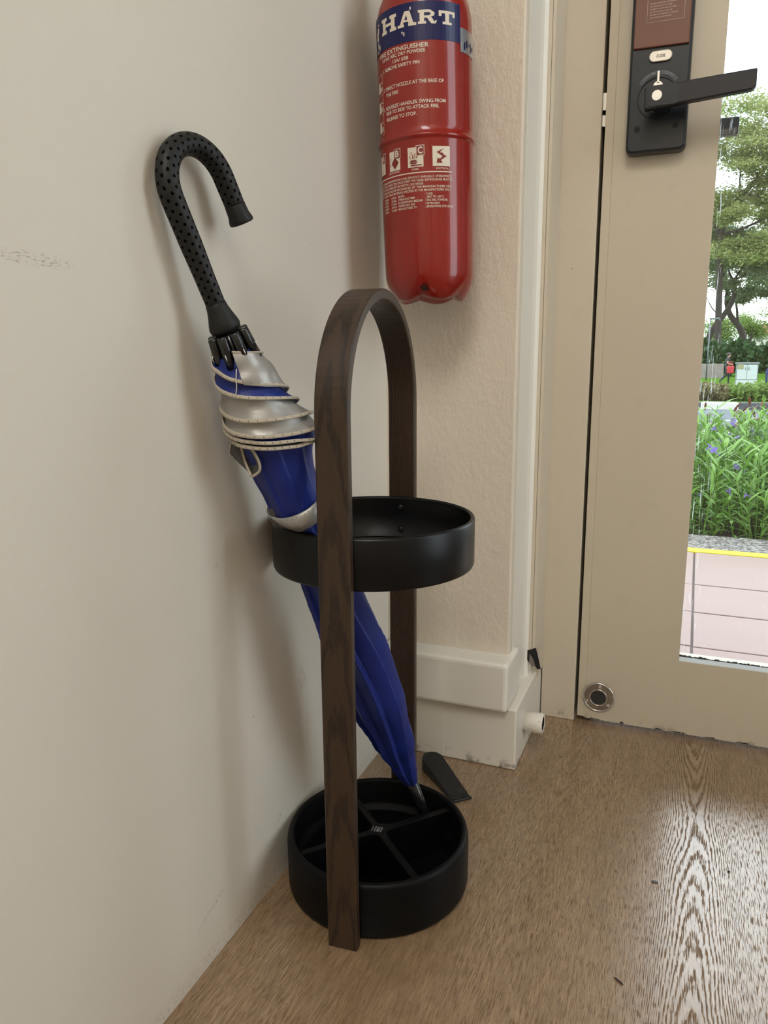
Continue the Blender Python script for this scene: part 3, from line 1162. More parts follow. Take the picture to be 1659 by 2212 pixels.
# cross divider with filleted centre
arm, hw, fl = 0.0975, 0.0042, 0.010
poly = []
for q in range(4):
    ca, sa = math.cos(q * math.pi / 2), math.sin(q * math.pi / 2)
    loc = [(arm, -hw), (arm, hw)]
    for k in range(7):
        a_ = R(-90 - 90 * k / 6)
        loc.append((hw + fl + fl * math.cos(a_ + 0) if False else hw + fl - fl * math.sin(R(90 * k / 6)), hw + fl - fl * math.cos(R(90 * k / 6))))
    poly += [(ca * x_ - sa * y_, sa * x_ + ca * y_) for x_, y_ in loc]
rt = R(42.6)
poly = [(math.cos(rt) * x_ - math.sin(rt) * y_ + 0.001, math.sin(rt) * x_ + math.cos(rt) * y_ + 0.003) for x_, y_ in poly]
div = prism('divider', poly, 0.0065, 0.0595, 'black_resin', stand, 'z', 0.0009)
zt = 0.0597
lx, ly = 0.0005, 0.003
g = []
for (x0, y0, x1, y1) in ((-0.0046, -0.0048, -0.0030, 0.0048), (0.0030, -0.0048, 0.0046, 0.0048), (-0.0030, 0.0032, 0.0030, 0.0048), (-0.0018, -0.0048, 0.0018, 0.0020), (-0.0076, -0.0046, -0.0066, 0.0046)):
    g.append((x0, y0, x1, y1))
vs, fs = [], []
for (x0, y0, x1, y1) in g:
    b = len(vs)
    vs += [(lx + x0, ly + y0, zt), (lx + x1, ly + y0, zt), (lx + x1, ly + y1, zt), (lx + x0, ly + y1, zt)]
    fs.append((b, b + 1, b + 2, b + 3))
lo = obj('logo', vs, fs, 'logo_grey', div)
tag(lo, 'small grey square mark at the crossing')
# upper ring
RR = 0.1098
lathe('ring', [(0.1052, 0.3935), (0.1072, 0.3922), (0.1088, 0.3930), (RR, 0.3955), (RR, 0.4425), (0.1088, 0.4448), (0.1070, 0.4455), (0.1054, 0.4442), (0.1050, 0.4420),
               (0.1060, 0.4395), (0.1060, 0.3975), (0.1035, 0.3965), (0.1035, 0.3950), (0.1052, 0.3935)], 112, 'black_coat', stand)
for sgn in (1, -1):
    for z_ in (0.4325, 0.405):
        sc = lathe('screw', [(0.0, 0.0026), (0.0022, 0.0024), (0.0036, 0.0012), (0.0038, 0.0)], 16, 'screw_black', stand)
        sc.data.transform(Matrix.Translation((0.0, sgn * 0.1061, z_)) @ Matrix.Rotation(sgn * R(90), 4, 'X'))

# ------------------------------------------------------------------ umbrella
HP = at(389, 470, -0.5)
dv = ray(389, 470)
HP = CAM + dv * ((0.0190 - CAM.x) / dv.x)
BP = atz(668, 1150, 0.441)
AX = (HP - BP).normalized()
AP = BP + AX * ((0.008 - BP.z) / AX.z)
mid = AP + AX * 0.5
N0 = (CAM - mid)
N0 = (N0 - AX * N0.dot(AX)).normalized()
ER = AX.cross(N0).normalized()
if ER.dot(CX) < 0:
    ER = -ER
umb = tag(empty('umbrella'), 'closed blue and silver umbrella with a black crook handle leaning in the stand', 'umbrella')


def clampring(p, extra=0.0):
    dz = abs(p.z - 0.419)
    if dz > 0.12:
        return p
    lim = 0.1030 + extra + max(0.0, dz - 0.026) * 1.7
    h = Vector((p.x - SX, p.y - SY))
    d = h.length
    if d > lim:
        h *= lim / d
        p = Vector((SX + h.x, SY + h.y, p.z))
    return p


def UP(s, th, r, extra=0.0):
    a_ = R(th)
    return clampring(AP + AX * s + (N0 * math.cos(a_) + ER * math.sin(a_)) * r, extra)


RT = [(0.100, 0.0058), (0.108, 0.0082), (0.125, 0.0118), (0.14, 0.0148), (0.178, 0.0222), (0.25, 0.0295), (0.318, 0.0315), (0.381, 0.0280), (0.43, 0.0262), (0.49, 0.0262), (0.522, 0.0272), (0.548, 0.0292),
      (0.575, 0.0300), (0.60, 0.0292), (0.622, 0.0258), (0.642, 0.0226), (0.656, 0.0195), (0.666, 0.0165)]


def RB(s, th):
    r = interp(RT, s)
    bul = math.exp(-((th - 75) / 32) ** 2) * math.exp(-((s - 0.578) / 0.022) ** 2) * 0.013
    return r + bul


def pleat(s, th, n_=9):
    ph = (th / 360.0 * n_ + 0.9 * noise.noise(Vector((s * 5, 1.3, 0))) + s * 1.2)
    k = math.floor(ph) % n_
    f_ = ph - math.floor(ph)
    saw = f_ / 0.84 if f_ < 0.84 else (1 - f_) / 0.16
    jit = 0.75 + 0.5 * noise.noise(Vector((k * 3.7, s * 7, 2.2)))
    return (saw ** 1.3 - 0.45) * jit


NS, NTH = 170, 180
vs, fs = [], []
for i in range(NS + 1):
    s = 0.100 + (0.664 - 0.100) * i / NS
    amp = interp([(0.10, 0.34), (0.16, 0.34), (0.3, 0.34), (0.40, 0.26), (0.47, 0.08), (0.51, 0.09), (0.56, 0.06), (0.60, 0.04), (0.664, 0.10)], s)
    for k in range(NTH):
        th = 360.0 * k / NTH
        t2 = th - 360 if th > 180 else th
        r = RB(s, t2) * (1 + amp * pleat(s, th)) + 0.0012 * noise.noise(Vector((math.cos(R(th)) * 2, math.sin(R(th)) * 2, s * 26)))
        vs.append(UP(s, th, r))
for i in range(NS):
    for k in range(NTH):
        k2 = (k + 1) % NTH
        fs.append((i * NTH + k, i * NTH + k2, (i + 1) * NTH + k2, (i + 1) * NTH + k))
fs.append(tuple(reversed(range(NTH))))
fs.append(tuple(NS * NTH + k for k in range(NTH)))
canopy = fix(obj('canopy', vs, fs, 'blue_cloth', umb, True))
tag(canopy, 'royal blue folded canopy')

# hem lines winding round the top of the furled canopy: s at the left edge, front and right edge
HEMS = [((0.666, 0.662, 0.656), None),
        ((0.6620, 0.6395, 0.6160), 'blue_cloth'),
        ((0.6430, 0.6255, 0.6020), 'blue_cloth'),
        ((0.6190, 0.6045, 0.5850), 'silver_cloth'),
        ((0.6070, 0.5890, 0.5700), 'silver_cloth'),
        ((0.6012, 0.5830, 0.5610), 'blue_cloth'),
        ((0.5950, 0.5775, 0.5540), 'grey_lining')]


def hs(h, th):
    u = max(-1.3, min(1.3, th / 90.0))
    a_, b_, c_ = h
    return b_ + (c_ - a_) / 2 * u + ((a_ + c_) / 2 - b_) * u * u


for i in range(1, len(HEMS)):
    up, (lo_, matn) = HEMS[i - 1][0], HEMS[i]
    t_lo, t_hi = -125, 125
    if i >= 5:
        t_hi = 62
    nt, nr = 60, 7
    vs, fs = [], []
    lift = 0.0036 + 0.0006 * min(i, 5)
    for j in range(nt + 1):
        th = t_lo + (t_hi - t_lo) * j / nt
        su, sl = hs(up, th), hs(lo_, th)
        endf = 1.0
        if i >= 5:
            endf = min(1.0, (t_hi - th) / 30.0)
            sl = sl + (0.0030 if i == 6 else -0.0030) * (1 - endf)
        for k in range(nr + 1):
            v = k / nr
            s = su + (sl - su) * v
            rip = 0.0012 * noise.noise(Vector((th * 0.035, i * 5.1, v * 2.5)))
            vs.append(UP(s, th, RB(s, th) + 0.0012 + lift * v * v + rip))
    for j in range(nt):
        for k in range(nr):
            a_ = j * (nr + 1) + k
            fs.append((a_, a_ + 1, a_ + nr + 2, a_ + nr + 1))
    pn = obj('canopy_fold', vs, fs, matn, umb, True)
    # stitched hem on its lower edge, folded over
    vs, fs, sv, sf = [], [], [], []
    for j in range(nt + 1):
        th = t_lo + (t_hi - t_lo) * j / nt
        su, sl = hs(up, th), hs(lo_, th)
        if i >= 5:
            endf = min(1.0, (t_hi - th) / 30.0)
            sl = sl + (0.0030 if i == 6 else -0.0030) * (1 - endf)
        rip = 0.0012 * noise.noise(Vector((th * 0.035, i * 5.1, 2.5)))
        rr0 = RB(sl, th) + 0.0012 + lift + rip
        for (ds, dr) in ((0.0030, 0.0000), (0.0028, 0.0009), (0.0014, 0.0012), (0.0, 0.0010), (-0.0004, 0.0), (0.0, -0.0006)):
            vs.append(UP(sl + ds, th, rr0 + dr - (0.5 * ds if ds > 0.001 else 0)))
        if j % 3 == 1 and j < nt:
            th2 = th + 0.9
            b = len(sv)
            for (ds, tt_) in ((0.0024, th), (0.0012, th), (0.0012, th2), (0.0024, th2)):
                sv.append(UP(sl + ds, tt_, rr0 + 0.0018 - 0.5 * ds))
            sf.append((b, b + 1, b + 2, b + 3))
    for j in range(nt):
        for k in range(5):
            a_ = j * 6 + k
            fs.append((a_, a_ + 1, a_ + 7, a_ + 6))
    hm = obj('hem', vs, fs, 'beige_hem', pn, True)
    so = tag(obj('stitching', sv, sf, 'stitch', pn), kind='stuff')
# silver gore at the upper right, between the rib tips and the first hem
vs, fs = [], []
for j in range(25):
    th = -8 + 92 * j / 24
    for k in range(9):
        v = k / 8
        top = 0.669 - 0.014 * (j / 24)
        bot = hs(HEMS[1][0], th) - 0.001
        s = top + (bot - top) * v
        vs.append(UP(s, th, RB(s, th) + 0.0030 + 0.0030 * v + 0.001 * math.sin(v * 9 + th * 0.05)))
for j in range(24):
    for k in range(8):
        a_ = j * 9 + k
        fs.append((a_, a_ + 1, a_ + 10, a_ + 9))
go = obj('silver_gore', vs, fs, 'silver_cloth', umb, True)
hv, hf = tubedata([UP(0.669 - 0.014 * (j / 24), -8 + 92 * j / 24, RB(0.669 - 0.014 * (j / 24), 0) + 0.0034) for j in range(25)], 0.0009, 6)
obj('hem', hv, hf, 'beige_hem', go, True)


# loose corner folded out on the left
def ux(px, py, dr=0.0):
    """point in the plane of the umbrella axis, dr nearer the eye"""
    nn = N0
    d = ray(px, py)
    t_ = (AP + nn * dr - CAM).dot(nn) / d.dot(nn)
    return CAM + d * t_


def sheet(name, rows, mat, parent, smooth=True):
    n_ = len(rows[0])
    vs = [p for r_ in rows for p in r_]
    fs = []
    for i in range(len(rows) - 1):
        for k in range(n_ - 1):
            a_ = i * n_ + k
            fs.append((a_, a_ + 1, a_ + n_ + 1, a_ + n_))
    return obj(name, vs, fs, mat, parent, smooth)


in_top = [ux(513, 938, 0.012), ux(528, 952, 0.019), ux(546, 975, 0.026)]
in_mid = [ux(520, 962, 0.004), ux(538, 985, 0.010), ux(557, 998, 0.027)]
in_bot = [ux(534, 1012, 0.014), ux(545, 1018, 0.018), ux(561, 1010, 0.027)]
in_end = [ux(543, 1029, 0.022), ux(550, 1028, 0.024), ux(559, 1019, 0.027)]
fl1 = sheet('loose_corner', [in_top, in_mid, in_bot, in_end], 'grey_lining', umb)
o1 = [ux(512, 937, 0.011), ux(500, 957, 0.006), ux(495, 980, 0.002)]
o2 = [ux(519, 955, 0.010), ux(508, 968, 0.010), ux(504, 989, 0.008)]
o3 = [ux(526, 985, 0.013), ux(520, 990, 0.014), ux(522, 1006, 0.014)]
o4 = [ux(541, 1027, 0.022), ux(536, 1020, 0.019), ux(533, 1016, 0.017)]
sheet('loose_flap', [o1, o2, o3, o4], 'grey_lining', fl1)
rim = curve_pts([ux(512, 937, 0.013), ux(530, 953, 0.020), ux(548, 976, 0.028), ux(560, 1000, 0.030), ux(560, 1018, 0.029), ux(545, 1030, 0.024)], 8)
hv, hf = tubedata(rim, 0.0013, 8)
obj('hem', hv, hf, 'beige_hem', fl1, True)
rim = curve_pts([ux(512, 937, 0.013), ux(520, 962, 0.012), ux(530, 998, 0.016), ux(543, 1029, 0.024)], 8)
hv, hf = tubedata(rim, 0.0012, 8)
obj('hem', hv, hf, 'beige_hem', fl1, True)
rim = curve_pts([ux(504, 989, 0.010), ux(496, 981, 0.004), ux(500, 957, 0.007), ux(512, 937, 0.012)], 8)
hv, hf = tubedata(rim, 0.0009, 8)
obj('hem', hv, hf, 'silver_cloth', fl1, True)

# tie strap round the waist
vs, fs, sv, sf = [], [], [], []
nt = 90
for j in range(nt + 1):
    th = -180 + 360 * j / nt
    sc_ = 0.5010 + 0.0030 * math.sin(R(th)) - 0.0035 * math.cos(R(th))
    for (ds, dr) in ((0.0090, 0.0002), (0.0086, 0.0026), (0.0, 0.0033), (-0.0086, 0.0026), (-0.0090, 0.0002)):
        s = sc_ + ds
        vs.append(UP(s, th, RB(s, th) + 0.0016 + dr, 0.0016 + dr))
    if j % 2 == 0:
        for ds in (0.0072, -0.0072):
            b = len(sv)
            for (d1, tt_) in ((0.0006, th), (-0.0002, th), (-0.0002, th + 1.0), (0.0006, th + 1.0)):
                s = sc_ + ds + d1
                sv.append(UP(s, tt_, RB(s, tt_) + 0.0016 + 0.0033, 0.0049))
            sf.append((b, b + 1, b + 2, b + 3))
for j in range(nt):
    for k in range(4):
        a_ = j * 5 + k
        fs.append((a_, a_ + 1, a_ + 6, a_ + 5))
strap = obj('tie_strap', vs, fs, 'silver_cloth', umb, True)
tag(strap, 'pale silver tie strap')
tag(obj('stitching', sv, sf, 'stitch', strap), kind='stuff')
tab = [[ux(587, 1090, 0.010), ux(599, 1096, 0.016), ux(612, 1131, 0.018)], [ux(583, 1093, 0.006), ux(592, 1100, 0.012), ux(606, 1132, 0.014)],
       [ux(579, 1102, 0.004), ux(586, 1112, 0.010), ux(600, 1132, 0.011)], [ux(583, 1120, 0.004), ux(588, 1130, 0.008), ux(591, 1137, 0.009)]]
sheet('strap_end', tab, 'grey_lining', strap)

# rib tips round the shaft
for k in range(8):
    th = k * 45 + 20
    p0, p1 = AP + AX * 0.6825, AP + AX * 0.654
    d_ = N0 * math.cos(R(th)) + ER * math.sin(R(th))
    tp = tube('rib_tip', [p0 + d_ * 0.0146, p0 - AX * 0.0015 + d_ * 0.0146, p1 + d_ * 0.0178], [0.0042, 0.0049, 0.0050], 'rib_black', umb, 12)
    wv, wf = tubedata([p0 - AX * 0.014 + d_ * 0.0206, p0 - AX * 0.0155 + d_ * 0.0222, p0 - AX * 0.018 + d_ * 0.0222, p0 - AX * 0.0205 + d_ * 0.0218], 0.0005, 6)
    obj('wire', wv, wf, 'chrome', tp, True)
tube('runner', [AP + AX * 0.645, AP + AX * 0.684], 0.0115, 'rib_black', umb, 20)
th_ = curve_pts([UP(0.655, -10, 0.026), UP(0.648, -16, 0.029), UP(0.641, -20, 0.0305), UP(0.633, -28, 0.031)], 6)
hv, hf = tubedata(th_, 0.0005, 5)
obj('loose_thread', hv, hf, 'thread', umb, True)
tube('shaft', [AP + AX * 0.06, AP + AX * 0.69], 0.005, 'rib_black', umb, 12)
tube('ferrule', [AP, AP + AX * 0.004, AP + AX * 0.035, AP + AX * 0.040, AP + AX * 0.115], [0.0035, 0.0042, 0.0050, 0.0062, 0.0076], 'rib_black', umb, 16)
# crook handle
hd = Vector((0.16, 1.0, 0.0))
hd = (hd - AX * hd.dot(AX)).normalized()
cap_pts, cap_r = [], []
for s, r in ((0.6835, 0.0108), (0.6845, 0.0134), (0.6880, 0.0142), (0.6920, 0.0132), (0.6980, 0.0112), (0.7040, 0.0096), (0.7090, 0.0089), (0.7100, 0.0080)):
    cap_pts.append(AP + AX * s)
    cap_r.append(r)
tube('handle_collar', cap_pts, cap_r, 'handle_cap', umb, 28)
S1, RH = 0.797, 0.036
hp, hr = [], []
for k in range(40):
    s = 0.7085 + (S1 - 0.7085) * k / 40
    hp.append(AP + AX * s)
    hr.append(interp([(0.7085, 0.0086), (0.725, 0.0088), (0.765, 0.0096), (0.80, 0.0098)], s))
for k in range(41):
    a_ = math.pi * k / 40
    hp.append(AP + AX * (S1 + RH * math.sin(a_)) + hd * (RH - RH * math.cos(a_)))
    hr.append(0.0098 - 0.0004 * k / 40)
for k in range(1, 9):
    hp.append(AP + AX * (S1 - 0.022 * k / 8) + hd * (2 * RH + 0.001 * k / 8))
    hr.append(0.0094 - 0.0002 * k / 8)
grip = tube('crook_handle', hp, hr, 'foam', umb, 28, uvlen=True)
tag(grip, 'black dimpled crook handle')
e0 = hp[-1]
ed = (hp[-1] - hp[-3]).normalized()
tube('handle_end', [e0 - ed * 0.001, e0, e0 + ed * 0.008, e0 + ed * 0.013, e0 + ed * 0.0155, e0 + ed * 0.0165, e0 + ed * 0.0160], [0.0088, 0.0094, 0.0098, 0.0112, 0.0114, 0.0102, 0.0085], 'handle_cap', umb, 28)
settle(umb, tuple(AP))

# ------------------------------------------------------------------ fire extinguisher
EX, EY, EZ = 0.0948, -0.060, 0.680
EXT = tag(empty('fire_extinguisher', (EX, EY, EZ)), 'red fire extinguisher with a blue band and white print hung on the wall', 'fire extinguisher')
EXT.rotation_euler = (0, R(-1.65), 0)
TH0 = -70.96
RU, RL = 0.0582, 0.0578


def foot(r, z, a):
    if z < 0.03 and r > 0.001:
        w = 0.5 + 0.5 * math.cos(5 * (a - R(TH0 + 20)))
        k = max(0.0, 1 - z / 0.03)
        lift = (1 - w ** 0.6) * 0.0055 * k
        rr_ = r * (1 - 0.03 * (1 - w) * k)
        return rr_, z + lift
    return r, z


prof = [(0.0, 0.016), (0.018, 0.0145), (0.030, 0.006), (0.036, 0.001), (0.041, 0.0002), (0.0455, 0.004), (0.0505, 0.012), (0.0545, 0.021), (0.0563, 0.032), (0.0568, 0.05), (0.0575, 0.10), (RL, 0.15), (RL, 0.184),
        (RL + 0.0004, 0.1860), (RL + 0.0018, 0.1872), (RL + 0.0024, 0.1890), (RL + 0.0018, 0.1908), (RU, 0.1920), (RU, 0.20), (RU, 0.28), (RU, 0.318), (RU - 0.0006, 0.330), (0.0550, 0.342), (0.0490, 0.356), (0.039, 0.368), (0.026, 0.376), (0.017, 0.380), (0.017, 0.386), (0.0, 0.386)]


def extfn(r, z, a):
    r, z = foot(r, z, a)
    if 0.1855 < z < 0.1915:
        r += 0.0005 * noise.noise(Vector((math.cos(a) * 9, math.sin(a) * 9, z * 300)))
    return r, z


lathe('cylinder', prof, 120, 'red', EXT, True, extfn)
# valve, lever handles, gauge, hose and bracket (above and behind)
lathe('valve', [(0.0, 0.384), (0.016, 0.384), (0.018, 0.388), (0.018, 0.402), (0.013, 0.406), (0.013, 0.432), (0.0, 0.434)], 28, 'chrome', EXT)
box('carry_handle', (-0.010, -0.105, 0.426), (0.010, 0.012, 0.432), 'red', EXT, bev=0.002)
o = box('squeeze_lever', (-0.009, -0.115, 0.446), (0.009, 0.012, 0.451), 'red', EXT, bev=0.002)
o.data.transform(Matrix.Rotation(R(-4), 4, 'X'))
box('lever_post', (-0.008, -0.008, 0.428), (0.008, 0.010, 0.452), 'chrome', EXT, bev=0.001)
o = lathe('gauge', [(0.0, 0.0), (0.012, 0.0), (0.0125, 0.002), (0.0125, 0.010), (0.0, 0.011)], 24, 'chrome', EXT)
o.data.transform(Matrix.Translation((0.012, -0.004, 0.412)) @ Matrix.Rotation(R(90), 4, 'Y'))
tube('hose', curve_pts([(0.0, 0.012, 0.416), (0.012, 0.034, 0.418), (0.024, 0.052, 0.400), (0.028, 0.062, 0.350), (0.028, 0.0635, 0.310)], 8), 0.0065, 'rubber', EXT, 14)
box('wall_bracket', (-0.018, RU - 0.012, 0.20), (0.018, WB - EY + 0.0062, 0.36), 'steel_worn', EXT)


def cp(th, z, r=None):
    a_ = R(TH0 + th)
    rr_ = (RU if z > 0.189 else RL + min(0, (z - 0.15)) * 0.006) + 0.00035 if r is None else r
    return (rr_ * math.cos(a_), rr_ * math.sin(a_), z)


def loc_z(*ends):
    zs = []
    for th, z in ends:
        zs.append(z - EZ - 0.0288 * 0.058 * math.cos(R(TH0 + th)))
    return sum(zs) / len(zs)


def cyl_quads(name, quads, mat, parent, lift=0.0, n_=6):
    vs, fs = [], []
    for q in quads:
        b = len(vs)
        for i in range(n_ + 1):
            u = i / n_
            for v in (0.0, 0.5, 1.0):
                th = (q[0][0] * (1 - u) + q[1][0] * u) * (1 - v) + (q[3][0] * (1 - u) + q[2][0] * u) * v
                z = (q[0][1] * (1 - u) + q[1][1] * u) * (1 - v) + (q[3][1] * (1 - u) + q[2][1] * u) * v
                p_ = cp(th, z)
                k = 1 + lift / 0.058
                vs.append((p_[0] * k, p_[1] * k, z))
        for i in range(n_):
            for j in range(2):
                a_ = b + i * 3 + j
                fs.append((a_, a_ + 3, a_ + 4, a_ + 1))
    return fix(obj(name, vs, fs, mat, parent))


def rect(t0, t1, z0, z1):
    return ((t0, z0), (t1, z0), (t1, z1), (t0, z1))


def cyl_text(name, s, t0, t1, z, cap, mat, parent, bold=0.012, lift=0.0):
    vs, fs = text_geo(s, bold)
    w0, w1 = min(v[0] for v in vs), max(v[0] for v in vs)
    out = []
    for a_, b_ in vs:
        p_ = cp(t0 + (t1 - t0) * (a_ - w0) / (w1 - w0), z + b_ / CAPH * cap)
        k = 1 + lift / 0.058
        out.append((p_[0] * k, p_[1] * k, p_[2]))
    return obj(name, out, fs, mat, parent)


zb0, zb1 = loc_z((0, 0.9708), (47, 0.970)), loc_z((0, 1.0104), (43, 1.0118))
band = cyl_quads('blue_band', [rect(-150, 45.5, zb0, zb1)], 'band_blue', EXT, 0.0, 48)
# slab-serif letters H A R T on the band: boxes in unit cells (x, y)
GL = {
    'H': [((0, 0), (.40, 0), (.40, .2), (0, .2)), ((.60, 0), (1, 0), (1, .2), (.60, .2)), ((0, .8), (.40, .8), (.40, 1), (0, 1)), ((.60, .8), (1, .8), (1, 1), (.60, 1)),
          ((.09, .1), (.31, .1), (.31, .9), (.09, .9)), ((.69, .1), (.91, .1), (.91, .9), (.69, .9)), ((.2, .41), (.8, .41), (.8, .59), (.2, .59))],
    'A': [((0, 0), (.36, 0), (.36, .18), (0, .18)), ((.58, 0), (1, 0), (1, .18), (.58, .18)), ((.10, .1), (.27, .1), (.56, 1), (.38, 1)), ((.62, .1), (.88, .1), (.66, 1), (.42, 1)), ((.25, .3), (.7, .3), (.7, .44), (.30, .44))],
    'R': [((0, 0), (.42, 0), (.42, .19), (0, .19)), ((0, .81), (.5, .81), (.5, 1), (0, 1)), ((.09, .1), (.32, .1), (.32, .9), (.09, .9)), ((.3, .42), (.55, .42), (.55, .58), (.3, .58)), ((.45, .81), (.62, .80), (.66, .98), (.45, 1)),
          ((.62, .80), (.66, .70), (.88, .76), (.66, .98)), ((.66, .70), (.62, .60), (.84, .56), (.88, .76)), ((.62, .60), (.5, .58), (.5, .42), (.84, .56)), ((.46, .45), (.62, .12), (.84, .16), (.70, .48)),
          ((.62, .12), (.70, .0), (.90, .0), (.84, .16)), ((.80, .0), (.92, .0), (1.0, .22), (.90, .22))],
    'T': [((0, .80), (1, .80), (1, 1), (0, 1)), ((0, .58), (.16, .58), (.16, .82), (0, .82)), ((.84, .58), (1, .58), (1, .82), (.84, .82)), ((.38, .1), (.62, .1), (.62, .9), (.38, .9)), ((.22, 0), (.78, 0), (.78, .19), (.22, .19))]}
zh = loc_z((-54.8, 0.9845), (38.1, 0.9874))
for ch, t0, t1, hh, dz in (('H', -58.0, -33.5, 0.0172, -0.0006), ('A', -31.5, -9.0, 0.0160, -0.0003), ('R', -7.0, 14.5, 0.0146, 0.0002), ('T', 16.5, 37.0, 0.0142, 0.0)):
    qs = [tuple((t0 + (t1 - t0) * x_, zh + dz + hh * y_) for x_, y_ in q) for q in GL[ch]]
    cyl_quads('printed_letter', qs, 'print_white', band, 0.0003, 5)
# chips in the band and part of an emblem at its left
for rc in (rect(-16.5, -14.8, zh + 0.0165, zh + 0.0195), rect(-27, -25.5, zh - 0.007, zh - 0.0045), rect(-24.8, -23.2, zh - 0.0095, zh - 0.0055)):
    cyl_quads('paint_chip', [rc], 'print_white', band, 0.0003, 2)
cyl_quads('emblem', [rect(-70, -66, zh + 0.006, zh + 0.012), rect(-72, -68, zh - 0.002, zh + 0.008), rect(-70, -67, zh - 0.010, zh - 0.004), rect(-66, -63.5, zh - 0.013, zh - 0.008), rect(-71, -68, zh - 0.016, zh - 0.012), rect(-69, -65, zh + 0.014, zh + 0.016)], 'print_white', band, 0.0003, 3)
cyl_quads('foil_sticker', [rect(45.8, 84, loc_z((47, 0.9625)), loc_z((47, 0.9885)))], 'label_foil', EXT, 0.0001, 14)
cyl_quads('sticker_print', [rect(52 + 5 * k, 54.5 + 5 * k, loc_z((47, 0.966 + 0.003 * (k % 3))), loc_z((47, 0.974 + 0.003 * (k % 2)))) for k in range(6)], 'band_blue', EXT, 0.0004, 2)
for s, e0_, e1_, capz in (('FIRE EXTINGUISHER', (-65.3, 0.9597), (4.5, 0.9640), 0.0047), ('3.0 KG ABC DRY POWDER', (-60.3, 0.9546), (0.7, 0.9587), 0.0036), ('13A/ 55B', (-40.5, 0.9502), (-19.5, 0.9515), 0.0036),
                        ('1. REMOVE SAFETY PIN', (-58.8, 0.9430), (-6.5, 0.9463), 0.0036), ('2. DIRECT NOZZLE AT THE BASE OF', (-59.2, 0.9217), (21.2, 0.9270), 0.0037), ('THE FIRE', (-54.1, 0.9168), (-33.5, 0.9166), 0.0036),
                        ('3. SQUEEZE HANDLES. SWING FROM', (-59.6, 0.9002), (23.1, 0.9058), 0.0037), ('SIDE TO SIDE TO ATTACK FIRE.', (-54.5, 0.8948), (15.0, 0.8997), 0.0037), ('RELEASE TO STOP.', (-53.7, 0.8899), (-11.2, 0.8900), 0.0037)):
    cyl_text('printed_text', s, e0_[0], e1_[0], loc_z(e0_, e1_), capz, 'print_white', EXT, 0.016)
# pictogram column at the left edge
zc0, zc1 = loc_z((-62, 0.9445)), loc_z((-62, 0.878))
cyl_quads('picture_frame', [rect(-61.6, -61.0, zc1, zc0)] + [rect(-80, -61.2, zc1 + (zc0 - zc1) * k / 3 - 0.0002, zc1 + (zc0 - zc1) * k / 3 + 0.0002) for k in range(4)], 'print_white', EXT, 0.0, 6)
for k in range(3):
    zz_ = zc1 + (zc0 - zc1) * (k + 0.12) / 3
    cyl_quads('picture', [((-76, zz_), (-66, zz_), (-68, zz_ + 0.012), (-74, zz_ + 0.012)), rect(-65, -63, zz_ + 0.001, zz_ + 0.006), rect(-66, -63, zz_ + 0.010, zz_ + 0.0112)], 'print_white', EXT, 0.0, 3)
# class icons
zi0, zi1 = loc_z((17, 0.8341)), loc_z((17, 0.8562))


def icon(t0, t1, letter=None, lt=0, lz=0):
    cyl_quads('class_icon', [rect(t0, t1, zi0, zi1)], 'print_white', EXT, 0.0, 6)
    if letter:
        w_ = 10.0
        cyl_quads('icon_border', [rect(lt, lt + w_, lz, lz + 0.0115)], 'print_white', EXT, 0.0002, 4)
        cyl_quads('icon_box', [rect(lt + 0.7, lt + w_ - 0.7, lz + 0.0007, lz + 0.0108)], 'print_red', EXT, 0.0004, 4)
        cyl_text('icon_letter', letter, lt + 2.2, lt + w_ - 2.2, lz + 0.0022, 0.0070, 'print_white', EXT, 0.03, 0.0006)


def ip(t0, t1, pts):
    return tuple((t0 + (t1 - t0) * x_, zi0 + (zi1 - zi0) * y_) for x_, y_ in pts)


icon(6.2, 27.6)
cyl_quads('bolt_mark', [ip(6.2, 27.6, q) for q in (((.22, .70), (.38, .62), (.38, .70), (.70, .92)), ((.38, .62), (.50, .70), (.62, .62), (.50, .58)), ((.36, .70), (.30, .66), (.62, .46), (.80, .50)),
                                                 ((.62, .54), (.80, .50), (.46, .30), (.40, .36)), ((.22, .16), (.55, .16), (.52, .24), (.28, .40)), ((.28, .40), (.30, .30), (.46, .26), (.50, .34)))], 'print_red', EXT, 0.0003, 2)
icon(-23.5, -4.6, 'C', -13.2, zi0 + 0.0125)
cyl_quads('gas_mark', [ip(-23.5, -4.6, q) for q in (((.12, .24), (.22, .16), (.52, .16), (.62, .24)), ((.12, .26), (.62, .26), (.52, .36), (.22, .36)), ((.18, .06), (.9, .06), (.9, .12), (.18, .12)),
                                                   ((.30, .42), (.38, .42), (.36, .66), (.31, .60)), ((.14, .44), (.20, .42), (.16, .58), (.13, .62)), ((.52, .42), (.60, .46), (.66, .60), (.60, .58)), ((.44, .46), (.48, .46), (.50, .7), (.46, .7)), ((.2, .64), (.24, .62), (.26, .78), (.22, .78)))], 'print_red', EXT, 0.0003, 2)
icon(-51.5, -34.0, 'B', -43.2, zi0 + 0.0125)
cyl_quads('liquid_mark', [ip(-51.5, -34.0, q) for q in (((.22, .38), (.55, .06), (.88, .38), (.55, .66)), ((.10, .5), (.16, .5), (.2, .7), (.14, .68)), ((.08, .24), (.14, .22), (.16, .34), (.1, .36)))], 'print_red', EXT, 0.0003, 3)
icon(-76, -61.5, 'A', -70, zi0 + 0.0125)
for s, t0, t1, z_ in (('ELECTRICAL', 10.1, 25.7, 0.8306), ('GASES', -19.1, -10.6, 0.8300), ('LIQUID+GREASE', -53.5, -35.5, 0.8296)):
    cyl_text('printed_text', s, t0, t1, loc_z(((t0 + t1) / 2, z_)), 0.0019, 'print_white', EXT, 0.014)
zl_ = loc_z((-71.5, 0.8252), (30.1, 0.8285))
